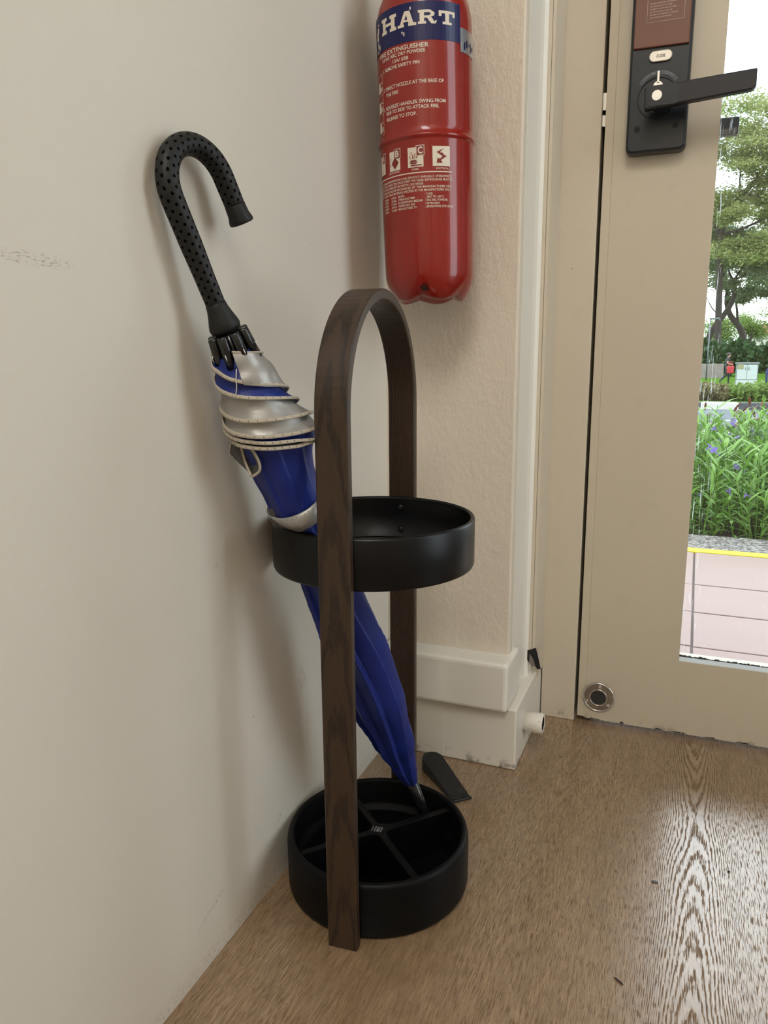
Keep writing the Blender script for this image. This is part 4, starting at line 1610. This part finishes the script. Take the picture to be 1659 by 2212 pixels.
cyl_quads('rule_line', [rect(-86, 30.1, zl_ - 0.0006, zl_ + 0.0006)], 'print_white', EXT, 0.0, 24)
z0_ = zl_ - 0.0062
small = [('INSPECT EXTINGUISHER MONTHLY AND SERVICE IT ANNUALLY. HYDROSTATIC', -82, 30.2), ('TEST SHOULD BE CONDUCTED ONCE EVERY FIVE YEARS. EXTINGUISHER MUST BE', -84, 30.2), ('RECHARGED AFTER COMPLETE OR PARTIAL DISCHARGE.', -84, -5),
         ('EXTINGUISHER SHOULD BE RECHARGED BY THE MANUFACTURER OR A', -84, 30.0), ('COMPETENT AGENT USING MATERIALS SPECIFIED BY THE MANUFACTURER ONLY.', -86, 29.0)]
for k, (s, t0, t1) in enumerate(small):
    cyl_text('printed_text', s, t0, t1, z0_ - k * 0.00375, 0.0025, 'print_white', EXT, 0.010)
zt0 = z0_ - 5 * 0.00375 - 0.0006
rows = [('14 BAR', 'MODEL', ': C-3ASE', 9.5, 6.0), ('20 BAR', 'OPERATING TEMP.', ': -20ºC TO +60 ºC', 23.0, 19.5), ('1.9 KG', 'EXTINGUISHING MEDIUM', ': 3KG ABC POWDER', 31.5, 24.5), ('4.9 KG', 'PROPELLANT GAS', ': NITROGEN', 22.5, 14.0), ('013508', 'MANUFACTURED TO', ': SINGAPORE STD SS232', 24.5, 32.0)]
for k, (a_, b_, c_, w1, w2) in enumerate(rows):
    z_ = zt0 - k * 0.0036
    cyl_text('printed_text', a_, -50.5, -41.5, z_, 0.0024, 'print_white', EXT, 0.010)
    cyl_text('printed_text', b_, -38.5, -38.5 + w1, z_, 0.0024, 'print_white', EXT, 0.010)
    cyl_text('printed_text', c_, -3.6, -3.6 + w2 + 3.0, z_, 0.0024, 'print_white', EXT, 0.010)
    cyl_text('printed_text', ('PRESSURE', 'TEST', 'WEIGHT', 'GROSS', 'SERIAL')[k], -66, -56, z_, 0.0024, 'print_white', EXT, 0.010)

# ------------------------------------------------------------------ wedge behind the stand
wa, we = Vector((0.0955, -0.040, 0.0)), Vector((0.1585, -0.1045, 0.0))
dl = (we - wa)
LW = dl.length
du = dl.normalized()
dw = Vector((-du.y, du.x, 0))
WR = 0.0165
top, bot = [], []
outl = []
for k in range(13):
    a_ = R(90 + 180 * k / 12)
    outl.append((WR * math.cos(a_), WR * math.sin(a_)))
outl += [(LW * 0.5, -WR * 0.92), (LW, -WR * 0.86), (LW, WR * 0.86), (LW * 0.5, WR * 0.92)]
bm = bmesh.new()
b0, b1 = [], []
for (u, v) in outl:
    P_ = wa + du * u + dw * v
    h = 0.0205 + (0.0045 - 0.0205) * max(0, min(1, (u + WR) / (LW + WR)))
    b0.append(bm.verts.new((P_.x, P_.y, 0.0)))
    b1.append(bm.verts.new((P_.x, P_.y, h)))
bm.faces.new(b0)
bm.faces.new(list(reversed(b1)))
for k in range(len(outl)):
    k2 = (k + 1) % len(outl)
    bm.faces.new((b0[k], b1[k], b1[k2], b0[k2]))
bmesh.ops.recalc_face_normals(bm, faces=bm.faces)
bmesh.ops.bevel(bm, geom=bm.edges[:], offset=0.0009, segments=2, affect='EDGES')
me = bpy.data.meshes.new('wedge_body')
bm.to_mesh(me)
bm.free()
wdg = tag(empty('floor_wedge'), 'flat black wedge with a rounded end lying behind the umbrella stand tray', 'wedge')
link('wedge_body', me, 'rubber', wdg)
lipa, lipb = wa + du * (LW + 0.0005) - dw * WR * 0.95, wa + du * (LW + 0.0005) + dw * WR * 0.95
tube('wedge_lip', [lipa + Vector((0, 0, 0.0022)), lipb + Vector((0, 0, 0.0022))], 0.0021, 'rubber', wdg, 10)
hc = wa + du * (LW - 0.012) - dw * 0.006
rv, rf = tubedata([(hc.x + 0.0048 * math.cos(2 * math.pi * k / 20), hc.y + 0.0048 * math.sin(2 * math.pi * k / 20), 0.0068) for k in range(21)], 0.0006, 6, cap=False)
obj('moulded_ring', rv, rf, 'rubber', wdg, True)
settle(wdg, (wa.x, wa.y, 0.0))

# small crumbs lying on the floor
for k, (px, py, sz) in enumerate(((1415, 1906, 0.004), (1337, 2121, 0.005), (1574, 1884, 0.002))):
    p_ = atz(px, py, 0.0)
    bm = bmesh.new()
    bmesh.ops.create_icosphere(bm, subdivisions=1, radius=1)
    for v in bm.verts:
        v.co = Vector((v.co.x * sz * (1.2, 1.4, 1)[k], v.co.y * sz * (0.5, 0.18, 0.7)[k], v.co.z * 0.0009 + 0.0009)) * (1 + 0.25 * noise.noise(v.co * 3))
        v.co.z = max(v.co.z, 0)
    bm.transform(Matrix.Rotation((0.1, -0.6, 0.4)[k], 4, 'Z'))
    me = bpy.data.meshes.new('crumb')
    bm.to_mesh(me)
    bm.free()
    o = link('crumb', me, 'cabinet_edge' if k == 0 else 'bark', None, True, p_)
    tag(o, ('grey flake of dirt lying on the glossy floor right of the stand', 'thin brown splinter lying on the floor near the bottom of the picture', 'tiny dark crumb on the bright part of the floor below the door')[k], 'crumb')

# ------------------------------------------------------------------ outdoors: pavement of pink tiles
PZ = -0.10
TS = 0.2705
pave = tag(box('pavement', (-2.4, 0.29, -0.30), (4.6, 1.86, PZ - 0.006), 'grout'), kind='structure')
tm = boxmesh('tile', (0.003, 0.003, -0.012), (TS * 2 - 0.003, TS - 0.003, 0.0), 0.0015, 1)
y = 0.8865 - 2 * TS
row = 0
while y < 1.66:
    x = 0.457 - 6 * TS * 2
    while x < 4.5:
        link('tile', tm, 'tile', pave, loc=(x, y, PZ + 0.001 * math.sin(x * 7 + row)))
        x += TS * 2
    y += TS
    row += 1
edge = boxmesh('edge_tile', (0.003, 0.003, -0.012), (TS * 2 - 0.003, 0.150, 0.0), 0.0015, 1)
x = 0.457 - 6 * TS * 2
while x < 4.5:
    link('edge_tile', edge, 'tile', pave, loc=(x, 1.686, PZ))
    x += TS * 2
box('side_pavement', (1.42, -3.4, -0.30), (4.6, 0.29, PZ), 'grout', pave)
box('step', (0.20, 0.29, -0.30), (1.42, 0.36, -0.02), 'grout', pave, bev=0.004)
yl = tag(box('yellow_line', (-2.4, 1.84, PZ - 0.012), (4.6, 1.895, PZ + 0.002), 'yellow_line'), 'bright yellow painted line along the edge of the pink tiled pavement', 'line')
kb = tag(box('pavement_kerb', (-2.4, 1.895, -0.30), (4.6, 2.13, PZ), 'pebble', bev=0.006), 'grey pebble-wash kerb between the yellow line and the planting bed', 'kerb')
tag(box('planting_bed', (-2.6, 2.13, -0.32), (4.8, 5.2, -0.16), 'soil'), 'dark soil bed under the purple flowering plants', 'bed')
RZ = -0.36
tag(box('road', (-16, 5.2, RZ - 0.1), (20, 12.45, RZ), 'asphalt'), kind='structure')


def road_y(py):
    return atz(1570, py, RZ).y


ln = tag(box('road_line', (-14, road_y(935.5), RZ), (18, road_y(931), RZ + 0.004), 'road_white'), 'long unbroken white line on the near side of the grey road', 'line')
dA, dB = atz(1562, 909, RZ), atz(1651, 913, RZ)
for k in range(-1, 2):
    o = tag(box('road_dash', (dA.x + k * 2.6, dA.y - 0.07, RZ), (dA.x + k * 2.6 + (dB.x - dA.x) * 1.0, dA.y + 0.07, RZ + 0.004), 'road_white'), None, 'line', 'white dashes of the lane line')
    o['label'] = 'white lane dash seen through the glass, middle of the road' if k == 0 else 'white lane dash of the road beyond the edge of the pane'
# far kerb of black and white blocks
KY = 12.45
ka, kb_ = at(1514, 889, KY), at(1594, 889, KY)
kl = kb_.x - ka.x
km = boxmesh('kerb_block', (0.006, 0, RZ - 0.05), (kl - 0.006, 0.16, RZ + 0.115), 0.02, 2)
kd = km.copy()
for k in range(-3, 5):
    w_ = (k % 2 == 0)
    o = link('kerb_block', km if w_ else kd, 'kerb_white' if w_ else 'kerb_dark', None, False, (ka.x + k * kl, KY, 0))
    tag(o, ('white painted kerb block across the road, nearest the door stile' if k == 0 else ('white painted kerb block further along the far kerb' if w_ else 'dark unpainted kerb block of the far kerb')), 'kerb block', 'blocks of the far kerb')
# verge falling away to the park
vv = [(-40, KY + 0.16, RZ + 0.1), (45, KY + 0.16, RZ + 0.1), (-40, 15, RZ + 0.08), (45, 15, RZ + 0.08), (-40, 24, -0.62), (45, 24, -0.62), (-40, 36, -0.95), (45, 36, -0.95), (-60, 120, -1.0), (65, 120, -1.0)]
tag(obj('lawn', vv, [(0, 1, 3, 2), (2, 3, 5, 4), (4, 5, 7, 6), (6, 7, 9, 8)], 'grass'), kind='structure')


# ---- leaves
def leafcloud(blobs, n_, size, rnd, flat=0.5, soft=False):
    vs, fs = [], []
    for (c_, rx, ry, rz_, wgt) in blobs:
        for _ in range(int(n_ * wgt)):
            if soft:
                q = Vector((rnd.gauss(0, 0.62), rnd.gauss(0, 0.62), rnd.gauss(0, 0.55)))
            else:
                while True:
                    q = Vector((rnd.uniform(-1, 1), rnd.uniform(-1, 1), rnd.uniform(-1, 1)))
                    if 0.15 < q.length < 1:
                        break
                q = q * (0.75 + 0.25 * rnd.random())
            p_ = Vector((c_[0] + q.x * rx, c_[1] + q.y * ry, c_[2] + q.z * rz_))
            a_ = Vector((rnd.gauss(0, 1), rnd.gauss(0, 1), rnd.gauss(0, flat))).normalized()
            b_ = a_.cross(Vector((rnd.gauss(0, 1), rnd.gauss(0, 1), rnd.gauss(0, 1)))).normalized()
            s_ = size * rnd.uniform(0.6, 1.4)
            b = len(vs)
            vs += [p_ - a_ * s_, p_ + b_ * s_ * 0.45, p_ + a_ * s_, p_ - b_ * s_ * 0.45]
            fs.append((b, b + 1, b + 2, b + 3))
    return vs, fs


# ---- flowering plants of the kerbside bed
rnd = random.Random(21)


def blade(vs, fs, p_, d_, ln_, w_, droop):
    side = d_.cross(Vector((0, 0, 1)))
    side = side.normalized() if side.length > 1e-3 else Vector((1, 0, 0))
    b = len(vs)
    c_ = p_.copy()
    d2 = d_.copy()
    prof_ = (0.35, 1.0, 0.85, 0.05)
    for k, wk in enumerate(prof_):
        vs.append(c_ - side * w_ * wk)
        vs.append(c_ + side * w_ * wk)
        d2 = (d2 + Vector((0, 0, -droop))).normalized()
        c_ = c_ + d2 * ln_ / 3
    for k in range(3):
        fs.append((b + 2 * k, b + 2 * k + 1, b + 2 * k + 3, b + 2 * k + 2))


protos = []
for kk in range(5):
    vs, fs, sv, sf = [], [], [], []
    tips = []
    for st in range(9):
        a_ = rnd.uniform(0, 6.28)
        r_ = rnd.uniform(0, 0.10)
        p0_ = Vector((r_ * math.cos(a_), r_ * math.sin(a_), 0))
        lean = Vector((math.cos(a_) * 0.25, math.sin(a_) * 0.25, 1)).normalized()
        hgt = rnd.uniform(0.24, 0.40)
        tv, tf = tubedata([p0_, p0_ + lean * hgt * 0.5, p0_ + lean * hgt + Vector((0, 0, 0.01))], [0.003, 0.0025, 0.0015], 5, True, len(sv))
        sv += tv
        sf += tf
        tips.append(p0_ + lean * hgt)
        for lf in range(10):
            u = 0.12 + 0.88 * (lf + rnd.random()) / 10
            b_ = rnd.uniform(0, 6.28)
            up_ = 0.35 + 0.9 * u
            dd_ = Vector((math.cos(b_), math.sin(b_), up_)).normalized()
            blade(vs, fs, p0_ + lean * hgt * u, dd_, rnd.uniform(0.07, 0.13), rnd.uniform(0.006, 0.010), rnd.uniform(0.10, 0.32))
    me = bpy.data.meshes.new('leaves')
    me.from_pydata([tuple(v) for v in vs], [], fs)
    ms = bpy.data.meshes.new('stems')
    ms.from_pydata([tuple(v) for v in sv], [], sf)
    protos.append((me, ms, tips))
fv, ff = [], []
for k in range(5):
    a_ = 2 * math.pi * k / 5
    b = len(fv)
    d_ = Vector((math.cos(a_), math.sin(a_), 0.25))
    e_ = Vector((-math.sin(a_), math.cos(a_), 0))
    fv += [Vector((0, 0, 0)), d_ * 0.012 - e_ * 0.009, d_ * 0.020, d_ * 0.012 + e_ * 0.009]
    ff.append((b, b + 1, b + 2, b + 3))
tv, tf = tubedata([(0, 0, -0.025), (0, 0, -0.008), (0, 0, 0.001)], [0.002, 0.003, 0.005], 6, True, len(fv))
fv += tv
ff += tf
fm = bpy.data.meshes.new('flower')
fm.from_pydata([tuple(v) for v in fv], [], ff)
spots = []
for iy in range(9):
    for ix in range(9):
        spots.append((0.05 + ix * 0.145 + rnd.uniform(-0.06, 0.06), 2.24 + iy * 0.22 + rnd.uniform(-0.06, 0.06), iy))
for (x_, y_, iy) in spots:
    pt = empty('flowering_plant', (x_, y_, -0.165), rnd.uniform(0, 6.28))
    s_ = rnd.uniform(0.85, 1.15) * (0.72 if iy == 0 else (0.95 if iy < 3 else 1.05))
    pt.scale = (s_, s_, s_)
    me, ms, tips = protos[rnd.randrange(5)]
    link('leaves', me, 'leaf_plant', pt)
    link('stems', ms, 'leaf_plant', pt)
    nfl = 0 if rnd.random() < 0.30 else rnd.choice((1, 1, 2))
    for q in rnd.sample(tips, nfl):
        f_ = link('flower', fm, 'petal', pt, False, q + Vector((0, 0, 0.02)))
        f_.rotation_euler = (rnd.uniform(0.4, 1.4), 0, rnd.uniform(0, 6.28))
        f_.scale = (0.95, 0.95, 0.95)
    if nfl:
        tag(pt, 'green leafy plant with purple flowers in the kerbside bed', 'plant', 'flowering plants of the kerbside bed')
    else:
        tag(pt, 'green leafy plant without flowers in the kerbside bed', 'plant', 'flowering plants of the kerbside bed')
for k in range(4):
    rp_ = empty('red_leaf_plant', (0.62 + 0.22 * k, 4.35 + 0.06 * (k % 2), -0.165))
    me = protos[k % 5][0].copy()
    me.materials.clear()
    link('leaves', me, 'leaf_red', rp_)
    rp_.scale = (1.0, 1.0, 1.12)
    tag(rp_, 'dark red leafed plant at the back of the kerbside bed', 'plant', 'red leafed plants at the back of the bed')

# ---- low clipped hedges beyond the road
rnd = random.Random(8)
for (px0, px1, matn, lab) in ((1440, 1572, 'leaf_pink', 'low pinkish hedge behind the far kerb next to the white kerb block'), (1572, 1720, 'leaf_far', 'low yellow green hedge behind the far kerb in front of the white cabinet')):
    a_, b_ = at(px0, 860, 13.4), at(px1, 860, 13.4)
    bl = []
    n_ = 9
    for k in range(n_):
        u = (k + 0.5) / n_
        bl.append(((a_.x + (b_.x - a_.x) * u, 13.4 + rnd.uniform(-0.1, 0.1), -0.13), (b_.x - a_.x) / n_ * 0.75, 0.42, 0.19 + rnd.uniform(-0.02, 0.03), 1))
    hv, hf = leafcloud(bl, 420, 0.035, rnd, 1.0)
    h = tag(empty('low_hedge'), lab, 'hedge')
    obj('foliage', hv, hf, matn, h)
    for k in range(5):
        q = Vector((a_.x + (b_.x - a_.x) * (k + 0.5) / 5, 13.4, RZ + 0.06))
        tube('stem', [q, q + Vector((0.02, 0, 0.2))], 0.012, 'bark', h, 6)
    settle(h, ((a_.x + b_.x) / 2, 13.4, RZ + 0.08))

# ---- electrical cabinet
CYD = 33.0
ca_, cb2 = at(1587, 840, CYD), at(1634, 842, CYD)
ct = at(1590, 783, CYD)
cab = tag(empty('street_cabinet'), 'pale white two-door street cabinet standing on the lawn', 'cabinet')
gz = -0.87
box('body', (ca_.x, CYD, gz), (cb2.x, CYD + 0.45, ct.z - 0.06), 'cabinet_edge', cab, bev=0.01)
box('roof', (ca_.x - 0.04, CYD - 0.04, ct.z - 0.06), (cb2.x + 0.04, CYD + 0.5, ct.z), 'cabinet_edge', cab, bev=0.01)
box('plinth', (ca_.x + 0.02, CYD - 0.02, gz - 0.05), (cb2.x - 0.02, CYD, gz + 0.2), 'cabinet', cab)
mx_ = (ca_.x + cb2.x) / 2
for (xa, xb) in ((ca_.x + 0.03, mx_ - 0.006), (mx_ + 0.006, cb2.x - 0.03)):
    d_ = box('cabinet_door', (xa, CYD - 0.025, gz + 0.22), (xb, CYD, ct.z - 0.09), 'cabinet', cab, bev=0.006)
    box('handle', (xb - 0.07 if xa < mx_ - 0.1 else xa + 0.04, CYD - 0.045, gz + 0.6), (xb - 0.045 if xa < mx_ - 0.1 else xa + 0.065, CYD - 0.025, gz + 0.72), 'cabinet_edge', d_)
sg = at(1600, 792, CYD - 0.03)
box('warning_sign', (sg.x - 0.11, CYD - 0.032, sg.z - 0.1), (sg.x + 0.11, CYD - 0.026, sg.z + 0.1), 'cabinet_sign', cab)
settle(cab, ((ca_.x + cb2.x) / 2, CYD + 0.22, gz - 0.05))


# ---- walking people
def person(loc, face, height, top, bottom, arm_fwd, label, stride=1.0):
    """one skinned body: mid stride, arm bent forward; local +x is the walking direction"""
    k = height / 1.65
    J = {'pel': (0, 0, .92), 'bel': (.01, 0, 1.05), 'che': (.03, 0, 1.28), 'nek': (.05, 0, 1.42), 'hd0': (.07, 0, 1.50), 'hd1': (.08, 0, 1.60),
         'shL': (.03, .17, 1.36), 'elL': (.02, .22, 1.10), 'haL': (arm_fwd, .19, 1.06 if arm_fwd > .15 else .88), 'shR': (.03, -.17, 1.36), 'elR': (-.04, -.22, 1.12), 'haR': (.06 + arm_fwd * .7, -.2, 1.02),
         'hiL': (0, .09, .88), 'knL': (.16 * stride, .09, .50), 'anL': (.14 * stride, .09, .09), 'toL': (.30 * stride, .10, .03), 'hiR': (0, -.09, .88), 'knR': (-.04 * stride, -.09, .48), 'anR': (-.34 * stride, -.09, .16), 'toR': (-.22 * stride, -.1, .05)}
    rad = {'pel': .135, 'bel': .125, 'che': .14, 'nek': .055, 'hd0': .085, 'hd1': .095, 'shL': .06, 'elL': .042, 'haL': .035, 'shR': .06, 'elR': .042, 'haR': .035, 'hiL': .09, 'knL': .06, 'anL': .045, 'toL': .035, 'hiR': .09, 'knR': .06, 'anR': .045, 'toR': .035}
    E_ = [('pel', 'bel'), ('bel', 'che'), ('che', 'nek'), ('nek', 'hd0'), ('hd0', 'hd1'), ('che', 'shL'), ('shL', 'elL'), ('elL', 'haL'), ('che', 'shR'), ('shR', 'elR'), ('elR', 'haR'), ('pel', 'hiL'), ('hiL', 'knL'), ('knL', 'anL'), ('anL', 'toL'), ('pel', 'hiR'), ('hiR', 'knR'), ('knR', 'anR'), ('anR', 'toR')]
    names = list(J)
    me = bpy.data.meshes.new('body')
    me.from_pydata([tuple(c_ * k for c_ in J[n_]) for n_ in names], [(names.index(a_), names.index(b_)) for a_, b_ in E_], [])
    tmp = bpy.data.objects.new('body', me)
    COL.objects.link(tmp)
    md = tmp.modifiers.new('skin', 'SKIN')
    for i, n_ in enumerate(names):
        sv_ = me.skin_vertices[0].data[i]
        sv_.radius = (rad[n_] * k, rad[n_] * k)
        sv_.use_root = n_ == 'pel'
    sd = tmp.modifiers.new('sub', 'SUBSURF')
    sd.levels = sd.render_levels = 2
    dg = bpy.context.evaluated_depsgraph_get()
    bmesh_ = bpy.data.meshes.new_from_object(tmp.evaluated_get(dg))
    bpy.data.objects.remove(tmp)
    root = tag(empty('person', loc, face), label, 'person')
    bmesh_.materials.clear()
    for m_ in ('skin', top, bottom, 'shoe'):
        bmesh_.materials.append(MT[m_])
    for p_ in bmesh_.polygons:
        c_ = p_.center / k
        p_.use_smooth = True
        if c_.z > 1.43:
            p_.material_index = 0
        elif abs(c_.y) > 0.15 and c_.z < 1.24 and c_.z > 0.8:
            p_.material_index = 0
        elif c_.z > 0.97:
            p_.material_index = 1
        elif c_.z > 0.12:
            p_.material_index = 2
        else:
            p_.material_index = 3
    link('body', bmesh_, None, root)
    bm = bmesh.new()
    bmesh.ops.create_uvsphere(bm, u_segments=16, v_segments=10, radius=0.105 * k)
    for v in bm.verts:
        v.co = Vector((v.co.x * 1.0 + 0.055 * k - (0.03 * k if v.co.z < 0 else 0), v.co.y, v.co.z * (0.9 if v.co.z > 0 else 1.0) + 1.60 * k))
    for f_ in [f_ for f_ in bm.faces if f_.calc_center_median().x > 0.115 * k and f_.calc_center_median().z < 1.64 * k]:
        bm.faces.remove(f_)
    hm_ = bpy.data.meshes.new('hair')
    bm.to_mesh(hm_)
    bm.free()
    link('hair', hm_, 'hair', root, True)
    return root


PY = 35.0
pf = at(1566, 841, PY)
ph_ = at(1572, 764, PY)
person((pf.x, PY, -0.93), R(10), ph_.z + 0.95, 'dark_clothes', 'dark_clothes', 0.30, 'person in dark clothes walking with a red bag held in front')
# red bag carried in front
bgp = at(1578, 796, PY - 0.28)
bag = tag(empty('shoulder_bag', (bgp.x, PY - 0.28, bgp.z - 0.2)), 'bright red bag carried by the walking person in dark clothes', 'bag')
box('bag_body', (-0.13, -0.07, 0.0), (0.13, 0.07, 0.30), 'red_bag', bag, bev=0.035, seg=3)
tube('bag_strap', curve_pts([(-0.08, 0, 0.28), (-0.07, 0, 0.42), (0.0, 0, 0.48), (0.07, 0, 0.42), (0.08, 0, 0.28)], 5), 0.012, 'red_bag', bag, 6)
qf = at(1662, 838, 34.0)
person((qf.x, 34.0, -0.90), R(180), 1.62, 'pink_clothes', 'navy_clothes', 0.1, 'person in a pink top and navy bottoms at the right edge of the pane')

# ---- dark clipped hedge and low wall behind
rnd = random.Random(4)
for (px0, px1, y_, pt_, pb_, lab) in ((1470, 1620, 46.0, 732, 812, 'tall dark green hedge behind the walking person'), (1620, 1800, 52.0, 738, 812, 'tall dark green hedge behind the street cabinet'), (1330, 1462, 49.0, 728, 812, 'tall dark green hedge far behind the door stile')):
    a_, b_, c_ = at(px0, pt_, y_), at(px1, pt_, y_), at(px0, pb_, y_)
    bl = []
    for k in range(10):
        u = (k + 0.5) / 10
        zc_ = (a_.z + c_.z) / 2
        bl.append(((a_.x + (b_.x - a_.x) * u, y_, zc_ + rnd.uniform(-0.05, 0.05)), (b_.x - a_.x) / 10 * 0.8, 0.8, (a_.z - c_.z) / 2 * rnd.uniform(0.92, 1.1), 1))
    hv, hf = leafcloud(bl, 700, 0.16, rnd, 1.0)
    h = tag(empty('tall_hedge'), lab, 'hedge')
    obj('foliage', hv, hf, 'leaf_hedge', h)
    for k in range(4):
        q = Vector((a_.x + (b_.x - a_.x) * (k + 0.5) / 4, y_, -1.0))
        tube('stem', [q, q + Vector((0.05, 0, 0.9))], 0.06, 'bark', h, 6)
    settle(h, ((a_.x + b_.x) / 2, y_, -1.0))
wa_, wb_ = at(1440, 815, 43.0), at(1562, 815, 43.0)
wt_ = at(1500, 786, 43.0)
tag(box('park_wall', (wa_.x, 43.0, -1.0), (wb_.x, 43.3, wt_.z), 'park_wall', bev=0.02), 'low stained grey wall behind the lawn left of the walking person', 'wall')
# house far behind
ha_, hb_ = at(1628, 722, 92), at(1690, 722, 92)
hs_ = tag(empty('house'), 'far white house with an orange roof above the hedge', 'building')
box('walls', (ha_.x, 92, -1), (hb_.x, 98, ha_.z), 'house_wall', hs_)
prism('roof', [(91.6, ha_.z), (98.4, ha_.z), (95, ha_.z + 1.1)], ha_.x - 0.3, hb_.x + 0.3, 'house_roof', hs_, 'x')
for k in range(2):
    box('window', (ha_.x + 0.4 + 1.2 * k, 91.95, ha_.z - 0.75), (ha_.x + 0.9 + 1.2 * k, 92.0, ha_.z - 0.2), 'cabinet_edge', hs_)
settle(hs_, ((ha_.x + hb_.x) / 2, 95, -1))


# ---- trees
def limb(pts, y_, w_, n_=9):
    """limb through points (px, py) at depth y_ (each may carry its own depth), tapering"""
    P_ = [at(q[0], q[1], q[2] if len(q) > 2 else y_) for q in pts]
    c_ = curve_pts(P_, 6)
    m_ = len(c_)
    return c_, [w_[0] + (w_[1] - w_[0]) * i / (m_ - 1) for i in range(m_)]


def tree(name, label, y_, limbs, blobs, nleaf, size, matn, seed):
    rn_ = random.Random(seed)
    root = tag(empty(name), label, 'tree')
    for k, (pts, w_) in enumerate(limbs):
        c_, r_ = limb(pts, y_, w_)
        tube('trunk' if k == 0 else 'branch', c_, r_, 'bark', root, 9)
    bl = []
    for (px, py, rx, ry_, dz, wgt) in blobs:
        p_ = at(px, py, y_ + dz)
        m_ = (p_ - CAM).length / FPX
        bl.append((p_, rx * m_, rx * m_ * 0.8, ry_ * m_, wgt))
    hv, hf = leafcloud(bl, nleaf, size, rn_, 0.5, True)
    tag(obj('foliage', hv, hf, matn, root), kind='stuff')
    b_ = at(limbs[0][0][0][0], limbs[0][0][0][1], y_)
    settle(root, tuple(b_))
    return root


rb = random.Random(77)


def scatter(boxpx, n_, rx, ry_, dz=3.0):
    out = []
    for _ in range(n_):
        out.append((rb.uniform(boxpx[0], boxpx[2]), rb.uniform(boxpx[1], boxpx[3]), rb.uniform(*rx), rb.uniform(*ry_), rb.uniform(-dz, dz), 1.0))
    return out


tree('rain_tree', 'big spreading tree with a dark leaning trunk nearest the door stile', 54.0,
     [([(1546, 838), (1550, 740), (1553, 640), (1556, 540), (1556, 505)], (0.223, 0.182)),
      ([(1556, 508), (1570, 472), (1600, 425), (1636, 385), (1668, 335), (1720, 280)], (0.166, 0.140)),
      ([(1557, 506), (1585, 500), (1620, 487), (1675, 462), (1740, 450)], (0.083, 0.063)),
      ([(1555, 510), (1540, 480), (1515, 450), (1480, 400)], (0.126, 0.070)),
      ([(1590, 440), (1570, 455), (1550, 470), (1520, 478)], (0.049, 0.027)),
      ([(1602, 425), (1598, 390), (1604, 340), (1600, 300)], (0.063, 0.027)),
      ([(1636, 385), (1625, 350), (1618, 315)], (0.049, 0.020)),
      ([(1610, 418), (1640, 425), (1670, 430)], (0.043, 0.027))],
     scatter((1480, 215, 1760, 340), 40, (18, 36), (10, 19)) + scatter((1500, 330, 1760, 480), 38, (14, 28), (7, 13)) + scatter((1520, 500, 1690, 570), 20, (14, 26), (7, 13)) + scatter((1300, 150, 1500, 500), 20, (18, 36), (9, 18)) + scatter((1700, 200, 2000, 500), 24, (18, 36), (9, 18)),
     620, 0.095, 'leaf_tree', 1)
tree('rain_tree', 'slender forked tree crossing behind the big spreading tree', 58.0,
     [([(1522, 838), (1528, 745), (1540, 712), (1560, 685), (1576, 662), (1585, 640), (1588, 600)], (0.232, 0.151)),
      ([(1588, 602), (1602, 580), (1625, 550), (1642, 510), (1668, 460)], (0.080, 0.047)),
      ([(1586, 612), (1574, 585), (1568, 555), (1566, 520)], (0.080, 0.036)),
      ([(1588, 606), (1612, 590), (1636, 560)], (0.058, 0.022)),
      ([(1560, 685), (1540, 668), (1525, 640)], (0.058, 0.022))],
     scatter((1530, 480, 1720, 610), 34, (14, 30), (7, 14)) + scatter((1560, 600, 1690, 640), 6, (10, 18), (5, 9)) + scatter((1380, 420, 1530, 620), 16, (16, 30), (8, 14)),
     560, 0.10, 'leaf_tree_dark', 2)
tree('rain_tree', 'dark trunked tree leaning left above the street cabinet', 62.0,
     [([(1612, 838), (1606, 735), (1596, 706), (1578, 682), (1570, 655), (1571, 620), (1560, 580)], (0.277, 0.127)),
      ([(1594, 703), (1592, 670), (1588, 645)], (0.107, 0.064)),
      ([(1571, 640), (1600, 610), (1630, 600)], (0.074, 0.033))],
     scatter((1545, 540, 1680, 640), 16, (12, 26), (6, 12)) + scatter((1580, 640, 1615, 665), 4, (8, 14), (5, 8)),
     520, 0.10, 'leaf_tree_dark', 3)
for (px, py, rx, y_, lab) in ((1555, 712, 30, 74, 'bright green rounded tree above the hedge left of the trunk fork'), (1622, 705, 26, 78, 'bright green tree above the hedge right of the trunk fork'), (1470, 690, 34, 82, 'tall pale green tree behind the door stile'), (1700, 690, 40, 80, 'pale green tree beyond the right edge of the pane')):
    p_ = at(px, py, y_)
    m_ = (p_ - CAM).length / FPX
    rt_ = tag(empty('park_tree'), lab, 'tree')
    tube('trunk', [Vector((p_.x, y_, -1.0)), Vector((p_.x + 0.1, y_, p_.z))], [0.16, 0.10], 'bark', rt_, 8)
    hv, hf = leafcloud([((p_.x + m_ * rx * rb.uniform(-.7, .7), y_ + rb.uniform(-1, 1), p_.z + m_ * rx * rb.uniform(-.5, .5)), m_ * rx * 0.6, m_ * rx * 0.6, m_ * rx * 0.45, 1) for _ in range(9)], 700, 0.09, rb, 0.8, True)
    tag(obj('foliage', hv, hf, 'leaf_far', rt_), kind='stuff')
    settle(rt_, (p_.x, y_, -1.0))
# street lamp by the park
q = at(1535, 690, 40)
lamp = tag(empty('street_lamp'), 'thin grey street lamp left of the tree fork', 'lamp')
tube('post', [Vector((q.x, 40, -1)), Vector((q.x, 40, q.z))], [0.035, 0.022], 'lamp_metal', lamp, 8)
box('lamp_head', (q.x - 0.05, 39.9, q.z), (q.x + 0.42, 40.1, q.z + 0.07), 'lamp_metal', lamp, bev=0.025)
settle(lamp, (q.x, 40, -1))
